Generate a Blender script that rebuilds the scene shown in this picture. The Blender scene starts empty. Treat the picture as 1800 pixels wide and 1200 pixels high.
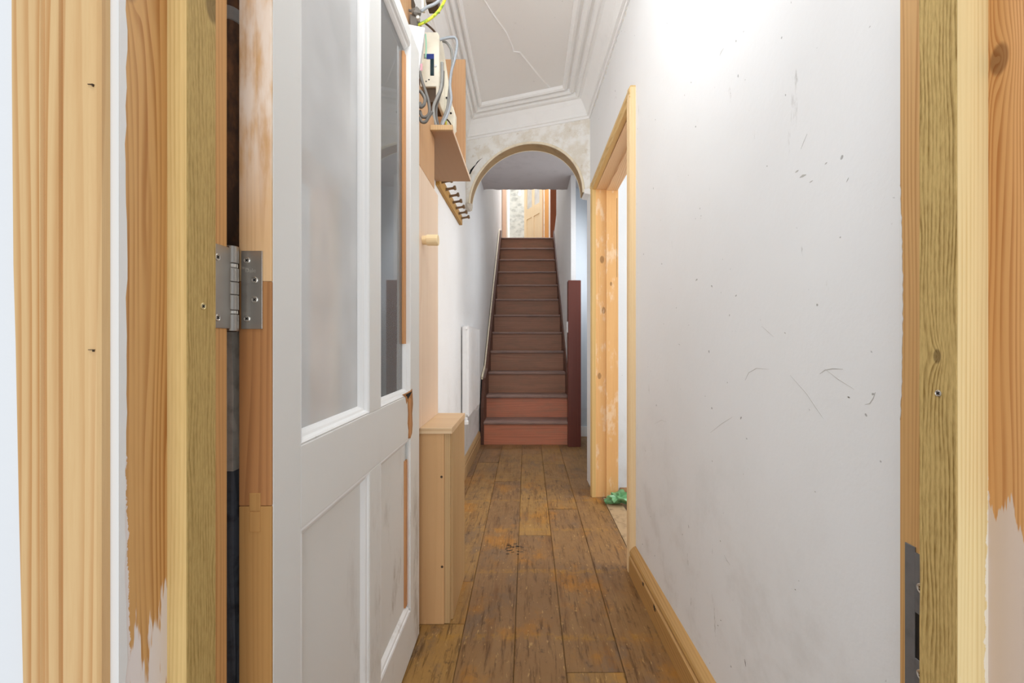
import bpy, bmesh, math, random
from mathutils import Vector, noise
R = random.Random(7)
sc = bpy.context.scene
C = sc.collection
F, CX, CY, CH = 750.0, 928.0, 600.0, 0.95      # focal length (px), vanishing point (px), eye height (m)

# ------------------------------------------------------------------ camera, sky, lights, exposure
cam = bpy.data.cameras.new('camera'); camo = bpy.data.objects.new('camera', cam); C.objects.link(camo)
camo.location = (0, 0, CH); camo.rotation_euler = (math.pi/2, 0, 0)
cam.sensor_width = 36; cam.lens = 36*F/1800; cam.shift_x = (900-CX)/1800; cam.clip_start = 0.03
sc.camera = camo
w = bpy.data.worlds.new('overcast_sky'); sc.world = w; w.use_nodes = True
w.node_tree.nodes['Background'].inputs[0].default_value = (0.93, 0.965, 1.0, 1)
w.node_tree.nodes['Background'].inputs[1].default_value = 0.30
def area(name, loc, target, sx, sy, watts, col=(1, 1, 1)):
    l = bpy.data.lights.new(name, 'AREA'); l.shape = 'RECTANGLE'; l.size = sx; l.size_y = sy
    l.energy = watts; l.color = col
    o = bpy.data.objects.new(name, l); C.objects.link(o); o.location = loc
    o.rotation_euler = (Vector(target)-Vector(loc)).to_track_quat('-Z', 'Y').to_euler()
    return o
DAY = (0.925, 0.965, 1.0)
area('porch_daylight', (0.0, -2.6, 0.95), (0.0, 2.5, 1.25), 2.4, 1.8, 29, DAY)
area('fanlight_daylight', (-0.22, -0.30, 3.25), (0.1, 1.9, 1.3), 0.7, 0.5, 12, DAY)
pl_ = bpy.data.lights.new('hall_fill_light', 'POINT'); pl_.energy = 9; pl_.color = DAY; pl_.shadow_soft_size = 0.16
po_ = bpy.data.objects.new('hall_fill_light', pl_); C.objects.link(po_); po_.location = (-0.17, 0.85, 2.2)  # unseen point light added to even out the hall brightness
area('side_room_daylight', (2.4, 2.0, 1.7), (0.6, 2.2, 1.0), 1.2, 1.4, 24, DAY)
area('passage_fill_light', (0.79, 3.62, 1.35), (0.0, 3.62, 1.2), 1.0, 1.7, 8.0, DAY)  # unseen area light added in the passage to brighten the stairs
area('landing_fill_light', (0.35, 7.2, 4.95), (0.0, 7.0, 2.5), 1.0, 0.8, 28, DAY)  # area light added under the closed roof; no skylight opening there
area('bedroom_daylight', (1.0, 9.2, 4.4), (-0.3, 9.2, 3.6), 0.6, 1.0, 17, DAY)
sc.view_settings.view_transform = 'Standard'; sc.view_settings.look = 'None'
sc.view_settings.exposure = 0.72; sc.view_settings.gamma = 1.0; sc.view_settings.use_curve_mapping = False
sc.cycles.use_denoising = True
sc.cycles.max_bounces = 14; sc.cycles.diffuse_bounces = 8; sc.cycles.transparent_max_bounces = 12
sc.cycles.sample_clamp_indirect = 6

# ------------------------------------------------------------------ helpers
def S(r, g, b):
    f = lambda c: (c/255/12.92) if c/255 <= 0.04045 else ((c/255+0.055)/1.055)**2.4
    return (f(r), f(g), f(b), 1)
def at(px, py, Y): return Vector(((px-CX)*Y/F, Y, CH+(CY-py)*Y/F))

class M:
    """small node-graph writer"""
    def __init__(s, name, rough=0.6, spec=0.35, metal=0.0):
        s.m = bpy.data.materials.new(name); s.m.use_nodes = True; s.t = s.m.node_tree
        s.b = s.t.nodes['Principled BSDF']; s.out = s.t.nodes['Material Output']
        s.b.inputs['Roughness'].default_value = rough; s.b.inputs['Metallic'].default_value = metal
        s.b.inputs['Specular IOR Level'].default_value = spec
        tc = s.n('ShaderNodeTexCoord'); s.P = tc.outputs['Object']
    def n(s, t, **k):
        x = s.t.nodes.new(t)
        for a, v in k.items(): setattr(x, a, v)
        return x
    def put(s, sock, v):
        if hasattr(v, 'links') or isinstance(v, bpy.types.NodeSocket): s.t.links.new(v, sock)
        else: sock.default_value = v
    def f(s, op, a, b=0.0, c=0.0, clamp=False):
        x = s.n('ShaderNodeMath', operation=op, use_clamp=clamp)
        for i, v in enumerate((a, b, c)): s.put(x.inputs[i], v)
        return x.outputs[0]
    def vmul(s, v, k):
        x = s.n('ShaderNodeVectorMath', operation='MULTIPLY'); s.put(x.inputs[0], v); s.put(x.inputs[1], k); return x.outputs[0]
    def vadd(s, v, k):
        x = s.n('ShaderNodeVectorMath', operation='ADD'); s.put(x.inputs[0], v); s.put(x.inputs[1], k); return x.outputs[0]
    def vlen(s, v):
        x = s.n('ShaderNodeVectorMath', operation='LENGTH'); s.put(x.inputs[0], v); return x.outputs['Value']
    def sep(s, v):
        x = s.n('ShaderNodeSeparateXYZ'); s.put(x.inputs[0], v); return x.outputs
    def noise(s, v, scale, detail=4.0, rough=0.55):
        x = s.n('ShaderNodeTexNoise'); s.put(x.inputs['Vector'], v); x.inputs['Scale'].default_value = scale
        x.inputs['Detail'].default_value = detail; x.inputs['Roughness'].default_value = rough; return x.outputs['Fac']
    def ramp(s, v, lo, hi, a=0.0, b=1.0):
        x = s.n('ShaderNodeMapRange', interpolation_type='SMOOTHSTEP'); s.put(x.inputs[0], v)
        for i, q in enumerate((lo, hi, a, b)): s.put(x.inputs[i+1], q)
        return x.outputs[0]
    def mix(s, fac, a, b):
        x = s.n('ShaderNodeMix', data_type='RGBA'); s.put(x.inputs[0], fac); s.put(x.inputs[6], a); s.put(x.inputs[7], b); return x.outputs[2]
    def rnd(s): return s.n('ShaderNodeObjectInfo').outputs['Random']
    def bump(s, h, strength=0.2, dist=0.002):
        x = s.n('ShaderNodeBump'); x.inputs['Strength'].default_value = strength; x.inputs['Distance'].default_value = dist
        s.put(x.inputs['Height'], h); s.t.links.new(x.outputs[0], s.b.inputs['Normal'])
    def done(s, col):
        s.put(s.b.inputs['Base Color'], col); return s.m

def wood(name, light, dark, axis='Z', ring=60, amp=0.05, rough=0.55, contrast=0.75, knots=(), tone=0.18, fine=0.25, bump=0.15, seed=0, stretch=0.05, warp=3.0, post=None, rot=0.8):
    m = M(name, rough)
    k = {'X': (stretch, 1, 1), 'Y': (1, stretch, 1), 'Z': (1, 1, stretch)}[axis]
    r = m.rnd()
    comb = m.n('ShaderNodeCombineXYZ')
    for i in range(3): m.t.links.new(m.f('MULTIPLY_ADD', r, 7.3, seed+1.7*i), comb.inputs[i])
    P0 = m.P
    Q = m.vadd(m.vmul(P0, k), comb.outputs[0])
    q = m.sep(Q); ia, ib = {'X': (1, 2), 'Y': (0, 2), 'Z': (0, 1)}[axis]
    u = m.f('MULTIPLY_ADD', q[ib], rot, q[ia])
    nz = m.noise(Q, 9.0, 3.0)
    u = m.f('MULTIPLY_ADD', nz, amp, u)
    u = m.f('MULTIPLY_ADD', m.noise(Q, ring*0.16, 1.0), warp/ring, u)
    kd = None
    for (kx, ky, kz, rr) in knots:
        d = m.vlen(m.vmul(m.vadd(P0, (-kx, -ky, -kz)), tuple((1/rr)*(0.55 if 'XYZ'[i] == axis else 1.0) for i in range(3))))
        e = m.f('POWER', 2.718, m.f('MULTIPLY', d, -0.7))
        u = m.f('MULTIPLY_ADD', e, 3.2/ring, u)
        kk = m.ramp(d, 1.15, 0.75)
        kd = kk if kd is None else m.f('MAXIMUM', kd, kk)
    s = m.f('FRACT', m.f('MULTIPLY', u, ring))
    late = m.f('MULTIPLY', m.ramp(s, 0.30, 0.88), m.ramp(s, 1.0, 0.92))
    late = m.f('MULTIPLY', late, m.ramp(m.noise(Q, ring*0.22, 2.0), 0.32, 0.66, 0.2, 1.0))
    fn = m.noise(Q, 420.0, 3.0, 0.6)
    big = m.noise(Q, 4.0, 2.0)
    fac = m.f('MULTIPLY_ADD', late, contrast, m.f('MULTIPLY_ADD', fn, fine, m.f('MULTIPLY_ADD', big, tone*2, -tone-fine*0.4)), clamp=True)
    col = m.mix(fac, light, dark)
    if kd is not None: col = m.mix(m.f('MULTIPLY', kd, 0.6), col, (dark[0]*0.28, dark[1]*0.22, dark[2]*0.2, 1))
    if post: col = post(m, col)
    m.bump(m.f('MULTIPLY_ADD', fn, 0.6, m.f('MULTIPLY', late, -0.15)), bump, 0.0006)
    return m.done(col)

def smear(z_hi, z_lo, colour=S(238, 226, 222), band=None, thr=0.55, k=(1, 60, 5), top=0.3):
    """torn strokes of old paint, thickening downwards, and a ragged band along one arris: band = (axis, edge, sign, width, width below)"""
    def post(m, col):
        p = m.sep(m.P)
        n = m.noise(m.vmul(m.P, k), 1.0, 4.0, 0.6)
        fac = m.ramp(m.f('ADD', n, m.ramp(p[2], z_hi, z_lo, -0.4, top)), thr, thr+0.04)
        if band:
            ax, e, sg, w0, w1 = band
            d = m.f('MULTIPLY', m.f('SUBTRACT', p[ax], e), sg)
            wv = m.f('ADD', m.ramp(p[2], 1.0, 0.6, w0, w1), m.f('MULTIPLY_ADD', m.noise(m.vmul(m.P, (1, 1, 1)), 70.0, 5.0, 0.7), 0.012, -0.006))
            fac = m.f('MAXIMUM', fac, m.ramp(m.f('SUBTRACT', wv, d), -0.0003, 0.0006))
        return m.mix(fac, col, colour)
    return post

def wall_mat(name, base, stain=S(196, 190, 180), scuff=0.5, seed=0.0, dirt_low=0.25, bump=0.25):
    m = M(name, 0.75, 0.2)
    P = m.vadd(m.P, (seed, seed*0.7, seed*1.3))
    big = m.noise(P, 1.7, 4.0); mid = m.noise(P, 7.0, 5.0, 0.65)
    col = m.mix(m.ramp(big, 0.35, 0.75, 0, 0.22), base, stain)
    z = m.sep(m.P)[2]
    low = m.f('MULTIPLY', m.ramp(z, 0.9, 0.1), m.ramp(mid, 0.45, 0.75))
    col = m.mix(m.f('MULTIPLY', low, dirt_low), col, S(150, 138, 120))
    # scuffs: thin broken strokes and dots
    sv = m.vmul(m.vadd(P, m.n('ShaderNodeTexNoise').outputs['Color']), (1, 1, 0.35))
    st = m.noise(m.vmul(P, (22, 22, 5)), 1.0, 6.0, 0.7)
    msk = m.noise(P, 3.1, 2.0)
    sc_ = m.f('MULTIPLY', m.ramp(st, 0.655, 0.72), m.ramp(msk, 0.46, 0.62))
    col = m.mix(m.f('MULTIPLY', sc_, scuff), col, S(150, 144, 134))
    dots = m.noise(P, 64.0, 1.0)
    col = m.mix(m.f('MULTIPLY', m.ramp(dots, 0.775, 0.81), scuff*0.9, clamp=True), col, S(90, 84, 76))
    m.bump(m.f('MULTIPLY_ADD', mid, 0.6, m.noise(P, 60.0, 3.0)), bump, 0.003)
    return m.done(col)

def plain(name, col, rough=0.5, metal=0.0, var=0.12, scale=30.0, spec=0.35, bump=0.08):
    m = M(name, rough, spec, metal)
    n = m.noise(m.P, scale, 3.0)
    d = (col[0]*(1-var*2.5), col[1]*(1-var*2.6), col[2]*(1-var*2.7), 1)
    m.bump(n, bump, 0.001)
    return m.done(m.mix(m.ramp(n, 0.45, 0.85), col, d))

def wl(o):
    v = Vector((0, 0, 0))
    while o: v += o.location; o = o.parent
    return v
def tag(o, label=None, cat=None, group=None, kind=None):
    for k, v in (('label', label), ('category', cat), ('group', group), ('kind', kind)):
        if v: o[k] = v
    return o
def empty(name, loc, rz=0.0, **k):
    o = bpy.data.objects.new(name, None); C.objects.link(o); o.location = loc; o.rotation_euler = (0, 0, rz)
    o.empty_display_size = 0.1
    return tag(o, **k)
def obj(name, bm, mat, parent=None, local=False, bevel=0.0, smooth=False, **k):
    me = bpy.data.meshes.new(name)
    if not local and parent is not None:
        bmesh.ops.translate(bm, vec=-wl(parent), verts=bm.verts)
    bmesh.ops.recalc_face_normals(bm, faces=bm.faces)
    bm.to_mesh(me); bm.free()
    if smooth:
        for p in me.polygons: p.use_smooth = True
    me.materials.append(mat)
    o = bpy.data.objects.new(name, me); C.objects.link(o)
    if parent is not None: o.parent = parent
    if bevel:
        b = o.modifiers.new('bevel', 'BEVEL'); b.width = bevel; b.segments = 2; b.limit_method = 'ANGLE'; b.angle_limit = math.radians(40)
        for p in me.polygons: p.use_smooth = False
    return tag(o, **k)
def box(bm, x0, x1, y0, y1, z0, z1):
    v = [bm.verts.new(p) for p in ((x0,y0,z0),(x1,y0,z0),(x1,y1,z0),(x0,y1,z0),(x0,y0,z1),(x1,y0,z1),(x1,y1,z1),(x0,y1,z1))]
    for q in ((0,1,2,3),(4,5,6,7),(0,1,5,4),(1,2,6,5),(2,3,7,6),(3,0,4,7)): bm.faces.new([v[i] for i in q])
    return v
def bx(*a):
    bm = bmesh.new(); box(bm, *a); return bm
def loft(bm, rings, caps=True, closed=True):
    V = [[bm.verts.new(p) for p in r] for r in rings]
    n = len(V[0])
    for a, b in zip(V, V[1:]):
        for i in range(n if closed else n-1):
            bm.faces.new((a[i], a[(i+1) % n], b[(i+1) % n], b[i]))
    if caps and closed:
        bm.faces.new(V[0]); bm.faces.new(V[-1])
    return V
def prism(pts, fn, a, b, bm=None):
    """2-D outline extruded between a and b; fn(u, v, t) gives the 3-D point"""
    bm = bm or bmesh.new()
    loft(bm, [[fn(u, v, t) for u, v in pts] for t in (a, b)]); return bm
def tube(bm, pts, r, n=10, samples=6, caps=True):
    pts = [Vector(p) for p in pts]
    if len(pts) > 2 and samples > 1:
        out = []
        for i in range(len(pts)-1):
            p0, p1, p2, p3 = pts[max(i-1, 0)], pts[i], pts[i+1], pts[min(i+2, len(pts)-1)]
            for j in range(samples):
                t = j/samples
                out.append(0.5*((2*p1)+(p2-p0)*t+(2*p0-5*p1+4*p2-p3)*t*t+(3*p1-p0-3*p2+p3)*t**3))
        pts = out+[pts[-1]]
    rings = []; up = None
    for i, p in enumerate(pts):
        d = (pts[min(i+1, len(pts)-1)]-pts[max(i-1, 0)]).normalized()
        if up is None: up = d.orthogonal().normalized()
        up = (up-d*up.dot(d)).normalized(); s = d.cross(up)
        rings.append([p+(up*math.cos(2*math.pi*k/n)+s*math.sin(2*math.pi*k/n))*r for k in range(n)])
    loft(bm, rings, caps); return bm
def tb(pts, r, n=10, samples=6): return tube(bmesh.new(), pts, r, n, samples)
def turned(base, axis, prof, n=20):
    """lathe: prof is [(distance along axis, radius)]"""
    bm = bmesh.new(); base = Vector(base); d = Vector(axis).normalized(); u = d.orthogonal().normalized(); s = d.cross(u)
    loft(bm, [[base+d*h+(u*math.cos(2*math.pi*k/n)+s*math.sin(2*math.pi*k/n))*max(r, 1e-4) for k in range(n)] for h, r in prof])
    return bm
def screw(parent, c, axis, r, mat, local=False, dark=None):
    """countersunk cross-head screw: dished head with a cross recess"""
    n = 16; bm = bmesh.new(); c = Vector(c); d = Vector(axis).normalized(); u = d.orthogonal().normalized(); s = d.cross(u)
    P = lambda rr, h, k: c+d*h+(u*math.cos(2*math.pi*k/n)+s*math.sin(2*math.pi*k/n))*rr
    loft(bm, [[P(rr, h, k) for k in range(n)] for rr, h in ((r*1.0, -0.001), (r, 0.0009), (r*0.82, 0.0013), (r*0.7, 0.0006), (r*0.15, 0.0008))])
    o = obj('screw', bm, mat, parent, local, smooth=False)
    bm = bmesh.new()
    for a, b in ((u, s), (s, u)):
        q = [c+a*x*r*0.5+b*y*r*0.13+d*0.00125 for x, y in ((-1,-1),(1,-1),(1,1),(-1,1))]
        q2 = [p-d*0.0008 for p in q]
        loft(bm, [q2, q])
    return o, bm

# ------------------------------------------------------------------ materials
WHITE = S(240, 241, 242)
m_wall_r = wall_mat('wall_plaster_scuffed', WHITE, S(226, 224, 219), 0.6, 0.0, 0.20, 0.14)
m_wall_l = wall_mat('wall_plaster_old', S(238, 238, 238), S(216, 211, 204), 0.35, 3.0, 0.35, 0.4)
m_wall_up = wall_mat('wall_plaster_upstairs', S(236, 233, 228), S(218, 212, 204), 0.3, 6.0, 0.1)
m_front = wall_mat('wall_front_white', S(238, 240, 243), S(228, 228, 228), 0.15, 9.0, 0.05, 0.1)
m_blue = wall_mat('wall_pale_blue', S(216, 222, 228), S(200, 205, 210), 0.2, 4.0, 0.2)
m_ceil = wall_mat('ceiling_plaster', S(245, 244, 242), S(236, 234, 229), 0.2, 12.0, 0.0, 0.15)
m_corn = plain('cornice_plaster', S(248, 248, 247), 0.7, var=0.015, scale=14, bump=0.05)
m_soff = plain('ceiling_plaster_shade_grey', S(196, 189, 188), 0.8, var=0.05, scale=9, bump=0.25)  # grey carries the shade of the unlit ceiling beyond the arch
def _arch():
    m = M('stripped_plaster', 0.85, 0.15)
    a = m.noise(m.P, 9.0, 6.0, 0.65); b = m.noise(m.vadd(m.P, (5, 2, 1)), 22.0, 5.0, 0.7); c = m.noise(m.vadd(m.P, (1, 9, 4)), 4.0, 3.0)
    col = m.mix(m.ramp(a, 0.42, 0.62), S(246, 245, 241), S(232, 226, 214))
    col = m.mix(m.f('MULTIPLY', m.ramp(b, 0.58, 0.70), 0.5), col, S(206, 192, 168))
    col = m.mix(m.ramp(c, 0.62, 0.72, 0, 0.8), col, S(246, 246, 246))
    m.bump(m.f('ADD', a, b), 0.5, 0.006); return m.done(col)
m_arch = _arch()
m_bead = plain('arch_bead_cream', S(242, 230, 204), 0.55, var=0.10, scale=25)
m_tan = plain('arch_soffit_tan', S(168, 138, 98), 0.6, var=0.12, scale=18)
m_void = plain('dark_void', S(28, 27, 28), 0.9, var=0.05)
m_mortar = plain('grey_mortar', S(206, 198, 186), 0.9, var=0.2, scale=45, bump=0.7)
m_tar = plain('black_damp_proofing', S(100, 104, 112), 0.7, var=0.3, scale=40, bump=0.8)

m_architrave = wood('pine_architrave', S(228, 190, 136), S(188, 124, 58), ring=85, amp=0.02, warp=9.0, contrast=0.75, rough=0.42, seed=1.3, fine=0.3, tone=0.3)
m_lining_l = wood('pine_lining', S(222, 174, 112), S(174, 112, 52), ring=190, amp=0.016, warp=6.0, contrast=0.75, rough=0.45, seed=4.1, stretch=0.06,
                  knots=[(-0.385, 0.452, 0.482, 0.008), (-0.385, 0.41, 1.30, 0.012)],
                  post=smear(0.80, 0.60, S(240, 232, 230), (1, 0.402, 1, 0.004, 0.011), 0.56, (1, 85, 6), 0.10))
m_lining_l2 = wood('pine_lining_rebate', S(226, 176, 116), S(188, 128, 70), ring=200, amp=0.012, contrast=0.6, seed=8.0)
m_stop_f = wood('treated_batten_sawn', S(224, 192, 130), S(192, 156, 88), ring=210, amp=0.008, contrast=0.4, rough=0.8, bump=0.8, fine=0.7, seed=2.2)
m_stop_l = wood('treated_batten_green', S(196, 166, 104), S(150, 122, 62), ring=300, amp=0.012, contrast=0.55, rough=0.8, bump=1.0, fine=1.3, seed=5.2, stretch=0.2,
                knots=[(-0.364, 0.492, 1.335, 0.010)])
m_stop_r = wood('treated_batten_rough', S(208, 178, 114), S(140, 108, 50), ring=270, amp=0.010, contrast=0.75, rough=0.85, bump=1.0, fine=1.3, seed=6.6, stretch=0.16,
                knots=[(0.444, 0.463, 0.934, 0.0045)])
m_stop_rf = wood('treated_batten_clean', S(236, 212, 158), S(206, 170, 104), ring=240, amp=0.010, contrast=0.5, rough=0.7, bump=0.4, seed=3.2,
                 post=smear(1.02, 0.60, S(240, 230, 212), (0, 0.476, -1, -0.004, 0.004), 0.72, (90, 1, 9), 0.12))
m_lining_r = wood('orange_pine_lining', S(226, 172, 112), S(182, 112, 54), ring=260, amp=0.016, warp=6.0, contrast=0.7, rough=0.45, seed=9.4,
                  knots=[(0.476, 0.431, 1.235, 0.009)],
                  post=smear(0.86, 0.70, S(226, 208, 196), (1, 0.442, -1, -0.01, 0.012), 0.52, (1, 90, 7), 0.45))
m_lining_r2 = wood('pine_lining_rebate_warm', S(220, 176, 116), S(182, 126, 66), ring=260, amp=0.016, contrast=0.65, seed=2.9)
m_doorpaint = None
def _paint(name, base, dirt, amt, seed=0.0):
    m = M(name, 0.42, 0.4)
    P = m.vadd(m.P, (seed, 0, seed))
    p = m.sep(m.P)
    n = m.noise(m.vmul(P, (1, 1, 0.35)), 11.0, 6.0, 0.7)
    low = m.f('MULTIPLY', m.ramp(p[2], 0.78, 0.25), m.ramp(p[0], 0.1, 0.6))
    col = m.mix(m.f('MULTIPLY', m.ramp(n, 0.5, 0.72), m.f('MULTIPLY', low, amt)), base, dirt)
    st = m.noise(m.vmul(m.vadd(P, (3, 1, 2)), (30, 30, 8)), 1.0, 5.0, 0.7)
    col = m.mix(m.ramp(st, 0.70, 0.78, 0, 0.5), col, S(150, 140, 126))
    m.bump(m.noise(m.vmul(P, (1, 1, 0.2)), 60.0, 3.0), 0.12, 0.001)
    return m.done(col)
m_doorpaint = _paint('door_white_paint', S(226, 226, 223), S(140, 126, 106), 0.75)
m_bead_w = _paint('door_bead_paint', S(236, 236, 235), S(150, 138, 120), 0.5, 4.0)
m_edge_hi = wood('raw_door_edge', S(226, 186, 138), S(182, 128, 80), ring=150, amp=0.03, warp=8.0, contrast=0.35, rough=0.65, seed=1.1,
                 post=lambda m, c: m.mix(m.f('MULTIPLY', m.ramp(m.sep(m.P)[2], 1.08, 1.26), m.ramp(m.noise(m.vmul(m.P, (1, 1, 0.25)), 40, 5), 0.33, 0.62)), c, S(246, 230, 214)))
m_edge_mid = wood('raw_door_edge_brown', S(184, 130, 80), S(136, 86, 48), ring=110, amp=0.03, warp=8.0, contrast=0.45, rough=0.65, seed=3.1)
m_edge_lo = wood('raw_door_edge_ochre', S(188, 142, 84), S(160, 112, 60), ring=160, amp=0.02, contrast=0.3, rough=0.7, seed=5.5)
m_raw = wood('exposed_brown_wood', S(206, 150, 98), S(156, 100, 58), ring=90, amp=0.05, contrast=0.6, seed=7.7)
m_splinter = wood('splintered_wood', S(186, 128, 70), S(104, 66, 36), ring=160, amp=0.08, contrast=0.9, seed=3.3, bump=0.8)
m_ply = wood('pale_plywood', S(238, 214, 190), S(222, 190, 158), ring=60, amp=0.06, contrast=0.5, fine=0.15, rough=0.6, seed=1.9)
m_ply_d = wood('tan_plywood', S(206, 164, 122), S(178, 130, 90), ring=60, amp=0.06, contrast=0.55, fine=0.2, rough=0.6, seed=5.9)
m_ply_b = wood('brown_hardboard', S(176, 138, 104), S(158, 120, 88), ring=40, amp=0.1, contrast=0.15, axis='Y', fine=0.2, rough=0.6, seed=2.5)
m_boxf = wood('box_face_ply', S(216, 172, 122), S(184, 132, 82), ring=34, amp=0.09, warp=9.0, contrast=0.5, fine=0.15, seed=6.1)
m_boxs = wood('box_side_pine', S(200, 166, 120), S(160, 124, 82), ring=120, amp=0.03, contrast=0.6, seed=8.8)
m_boxt = wood('box_top_pine', S(230, 200, 160), S(196, 154, 110), axis='X', ring=70, amp=0.04, contrast=0.7, seed=3.7)
m_dowel = wood('pale_dowel', S(240, 216, 172), S(222, 188, 136), axis='X', ring=80, contrast=0.4)
m_peg = wood('waxed_pine', S(190, 146, 74), S(140, 98, 44), axis='Y', ring=80, contrast=0.7, seed=4.4)
m_pegdark = plain('dark_peg_wood', S(118, 92, 64), 0.5, var=0.2)
m_frame = wood('knotty_pine', S(236, 190, 130), S(206, 146, 82), ring=130, amp=0.03, contrast=0.5, seed=7.1,
               knots=[(0.452, 2.605, 1.45, 0.013), (0.436, 2.605, 0.74, 0.011), (0.462, 2.605, 1.14, 0.012), (0.505, 2.592, 1.30, 0.007)],
               post=lambda m, c: m.mix(m.f('MULTIPLY', m.ramp(m.noise(m.vmul(m.P, (1, 1, 0.4)), 18, 5, 0.65), 0.52, 0.66), 0.6), c, S(244, 224, 196)))
m_arch_far = wood('pine_casing', S(226, 194, 132), S(188, 146, 82), ring=150, amp=0.015, contrast=0.6, seed=3.9)
m_arch_near = wood('pale_pine_casing', S(240, 212, 166), S(220, 180, 124), ring=90, amp=0.03, contrast=0.4, seed=1.0)
m_head = wood('pine_head_casing', S(220, 186, 126), S(180, 138, 78), axis='Y', ring=120, amp=0.015, contrast=0.5, seed=5.0)
m_head2 = wood('pine_head_lining', S(236, 204, 164), S(208, 160, 114), axis='Y', ring=90, amp=0.03, contrast=0.6, seed=2.0)
m_skirt = wood('oak_stained_skirting', S(200, 158, 98), S(158, 114, 62), axis='Y', ring=110, amp=0.02, contrast=0.5, rough=0.4, seed=2.7)

def _floor(name, sx=1.0):
    m = M(name, 0.55, 0.35)
    r = m.rnd()
    off = m.n('ShaderNodeCombineXYZ')
    for i in range(3): m.t.links.new(m.f('MULTIPLY', r, 11.0+3*i), off.inputs[i])
    P = m.vadd(m.P, off.outputs[0])
    Q = m.vmul(P, (1, 0.09, 1))
    g = m.noise(Q, 85.0, 6.0, 0.7); g2 = m.noise(Q, 22.0, 5.0, 0.65)
    t = m.noise(m.vmul(P, (1, 0.55, 1)), 7.0, 6.0, 0.7)
    t2 = m.noise(m.vmul(m.P, (1, 0.8, 1)), 4.2, 5.0, 0.66)
    spec = m.noise(m.vmul(P, (1, 0.7, 1)), 30.0, 5.0, 0.75)
    col = m.mix(m.ramp(m.f('MULTIPLY_ADD', r, 0.5, m.f('MULTIPLY', t, 0.7)), 0.30, 0.82), S(162, 128, 84), S(138, 108, 78))
    col = m.mix(m.ramp(t2, 0.50, 0.66, 0, 0.65), col, S(178, 126, 68))
    col = m.mix(m.ramp(g2, 0.50, 0.72, 0, 0.7), col, S(108, 74, 46))
    col = m.mix(m.ramp(t, 0.50, 0.68, 0, 0.75), col, S(122, 104, 88))
    col = m.mix(m.ramp(g, 0.50, 0.68, 0, 0.75), col, S(80, 56, 36))
    col = m.mix(m.ramp(spec, 0.58, 0.70, 0, 0.65), col, S(70, 54, 44))
    col = m.mix(m.ramp(m.noise(m.vmul(P, (1, 0.3, 1)), 110, 4), 0.62, 0.74, 0, 0.6), col, S(204, 170, 122))
    jz = m.ramp(m.f('ABSOLUTE', m.f('SUBTRACT', m.f('FRACT', m.f('MULTIPLY', m.sep(m.P)[1], 2.55)), 0.5)), 0.055, 0.02)
    col = m.mix(m.f('MULTIPLY', jz, m.ramp(spec, 0.42, 0.62, 0, 0.35)), col, S(190, 146, 78))
    y = m.sep(m.P)[1]
    dust = m.f('MULTIPLY', m.ramp(y, 2.2, 3.9), m.ramp(t2, 0.35, 0.65, 0.10, 0.5))
    col = m.mix(dust, col, S(150, 126, 104))
    m.put(m.b.inputs['Roughness'], m.ramp(t, 0.3, 0.7, 0.38, 0.7))
    m.bump(m.f('MULTIPLY_ADD', g, 0.6, m.f('MULTIPLY', g2, 0.7)), 0.35, 0.003)
    hs = m.n('ShaderNodeHueSaturation'); hs.inputs['Saturation'].default_value = 1.12; hs.inputs['Value'].default_value = 1.0; m.put(hs.inputs['Color'], col)
    return m.done(hs.outputs[0])
m_floor = _floor('worn_floorboards')
m_thresh = plain('dusty_threshold', S(176, 150, 116), 0.8, var=0.25, scale=25, bump=0.4)
_blot = lambda c2: (lambda m, c: m.mix(m.ramp(m.noise(m.vmul(m.P, (0.3, 1, 1.4)), 16, 5, 0.65), 0.42, 0.68, 0, 0.6), c, c2))
m_stair = wood('mahogany_stain_lit', S(218, 142, 112), S(172, 100, 78), axis='X', ring=70, amp=0.10, contrast=0.4, rough=0.42, fine=0.3, seed=2.1, post=_blot(S(190, 138, 112)))  # first two risers: redder stain, doorway light put into the colour
m_stair2 = wood('worn_brown_stain_shaded', S(180, 132, 106), S(132, 88, 68), axis='X', ring=70, amp=0.10, contrast=0.4, rough=0.45, fine=0.35, seed=4.1, post=_blot(S(152, 118, 96)))  # upper risers: worn browner stain with shade put into the colour
m_tread = wood('worn_tread', S(168, 138, 126), S(128, 98, 88), axis='X', ring=60, amp=0.1, contrast=0.35, rough=0.5, seed=7.2, post=_blot(S(120, 104, 100)))
m_newel = wood('dark_mahogany', S(112, 60, 50), S(78, 38, 31), ring=60, amp=0.05, contrast=0.5, rough=0.35, seed=6.2)
m_string = wood('dark_string', S(104, 68, 54), S(74, 46, 38), axis='Y', ring=50, amp=0.05, contrast=0.5, rough=0.45, seed=1.2)
m_redpost = wood('red_brown_post', S(150, 82, 48), S(118, 60, 36), ring=50, contrast=0.4, seed=4.9)
m_stairvoid = m_string
m_rad = plain('radiator_enamel', S(244, 245, 246), 0.3, var=0.02, spec=0.5)
m_metal = plain('satin_steel', S(176, 172, 166), 0.34, metal=0.85, var=0.12, scale=12)
m_metal_d = plain('steel_shadow_gap', S(50, 47, 44), 0.6, metal=0.3)
m_screw = plain('zinc_screw', S(214, 210, 202), 0.28, metal=0.9, var=0.05)
m_brass = plain('brassed_screw', S(226, 208, 160), 0.35, metal=0.7, var=0.05)
m_gun = plain('dull_grey_steel', S(126, 127, 130), 0.5, metal=0.35, var=0.12, scale=40)
m_rust = M('rusty_iron', 0.6, 0.4, 0.3)
_n = m_rust.noise(m_rust.vmul(m_rust.P, (1, 1, 0.4)), 26, 5, 0.65)
m_rust.bump(_n, 0.5, 0.002); m_rust = m_rust.done(m_rust.mix(m_rust.ramp(_n, 0.45, 0.65), S(124, 100, 86), S(184, 136, 100)))
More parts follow.
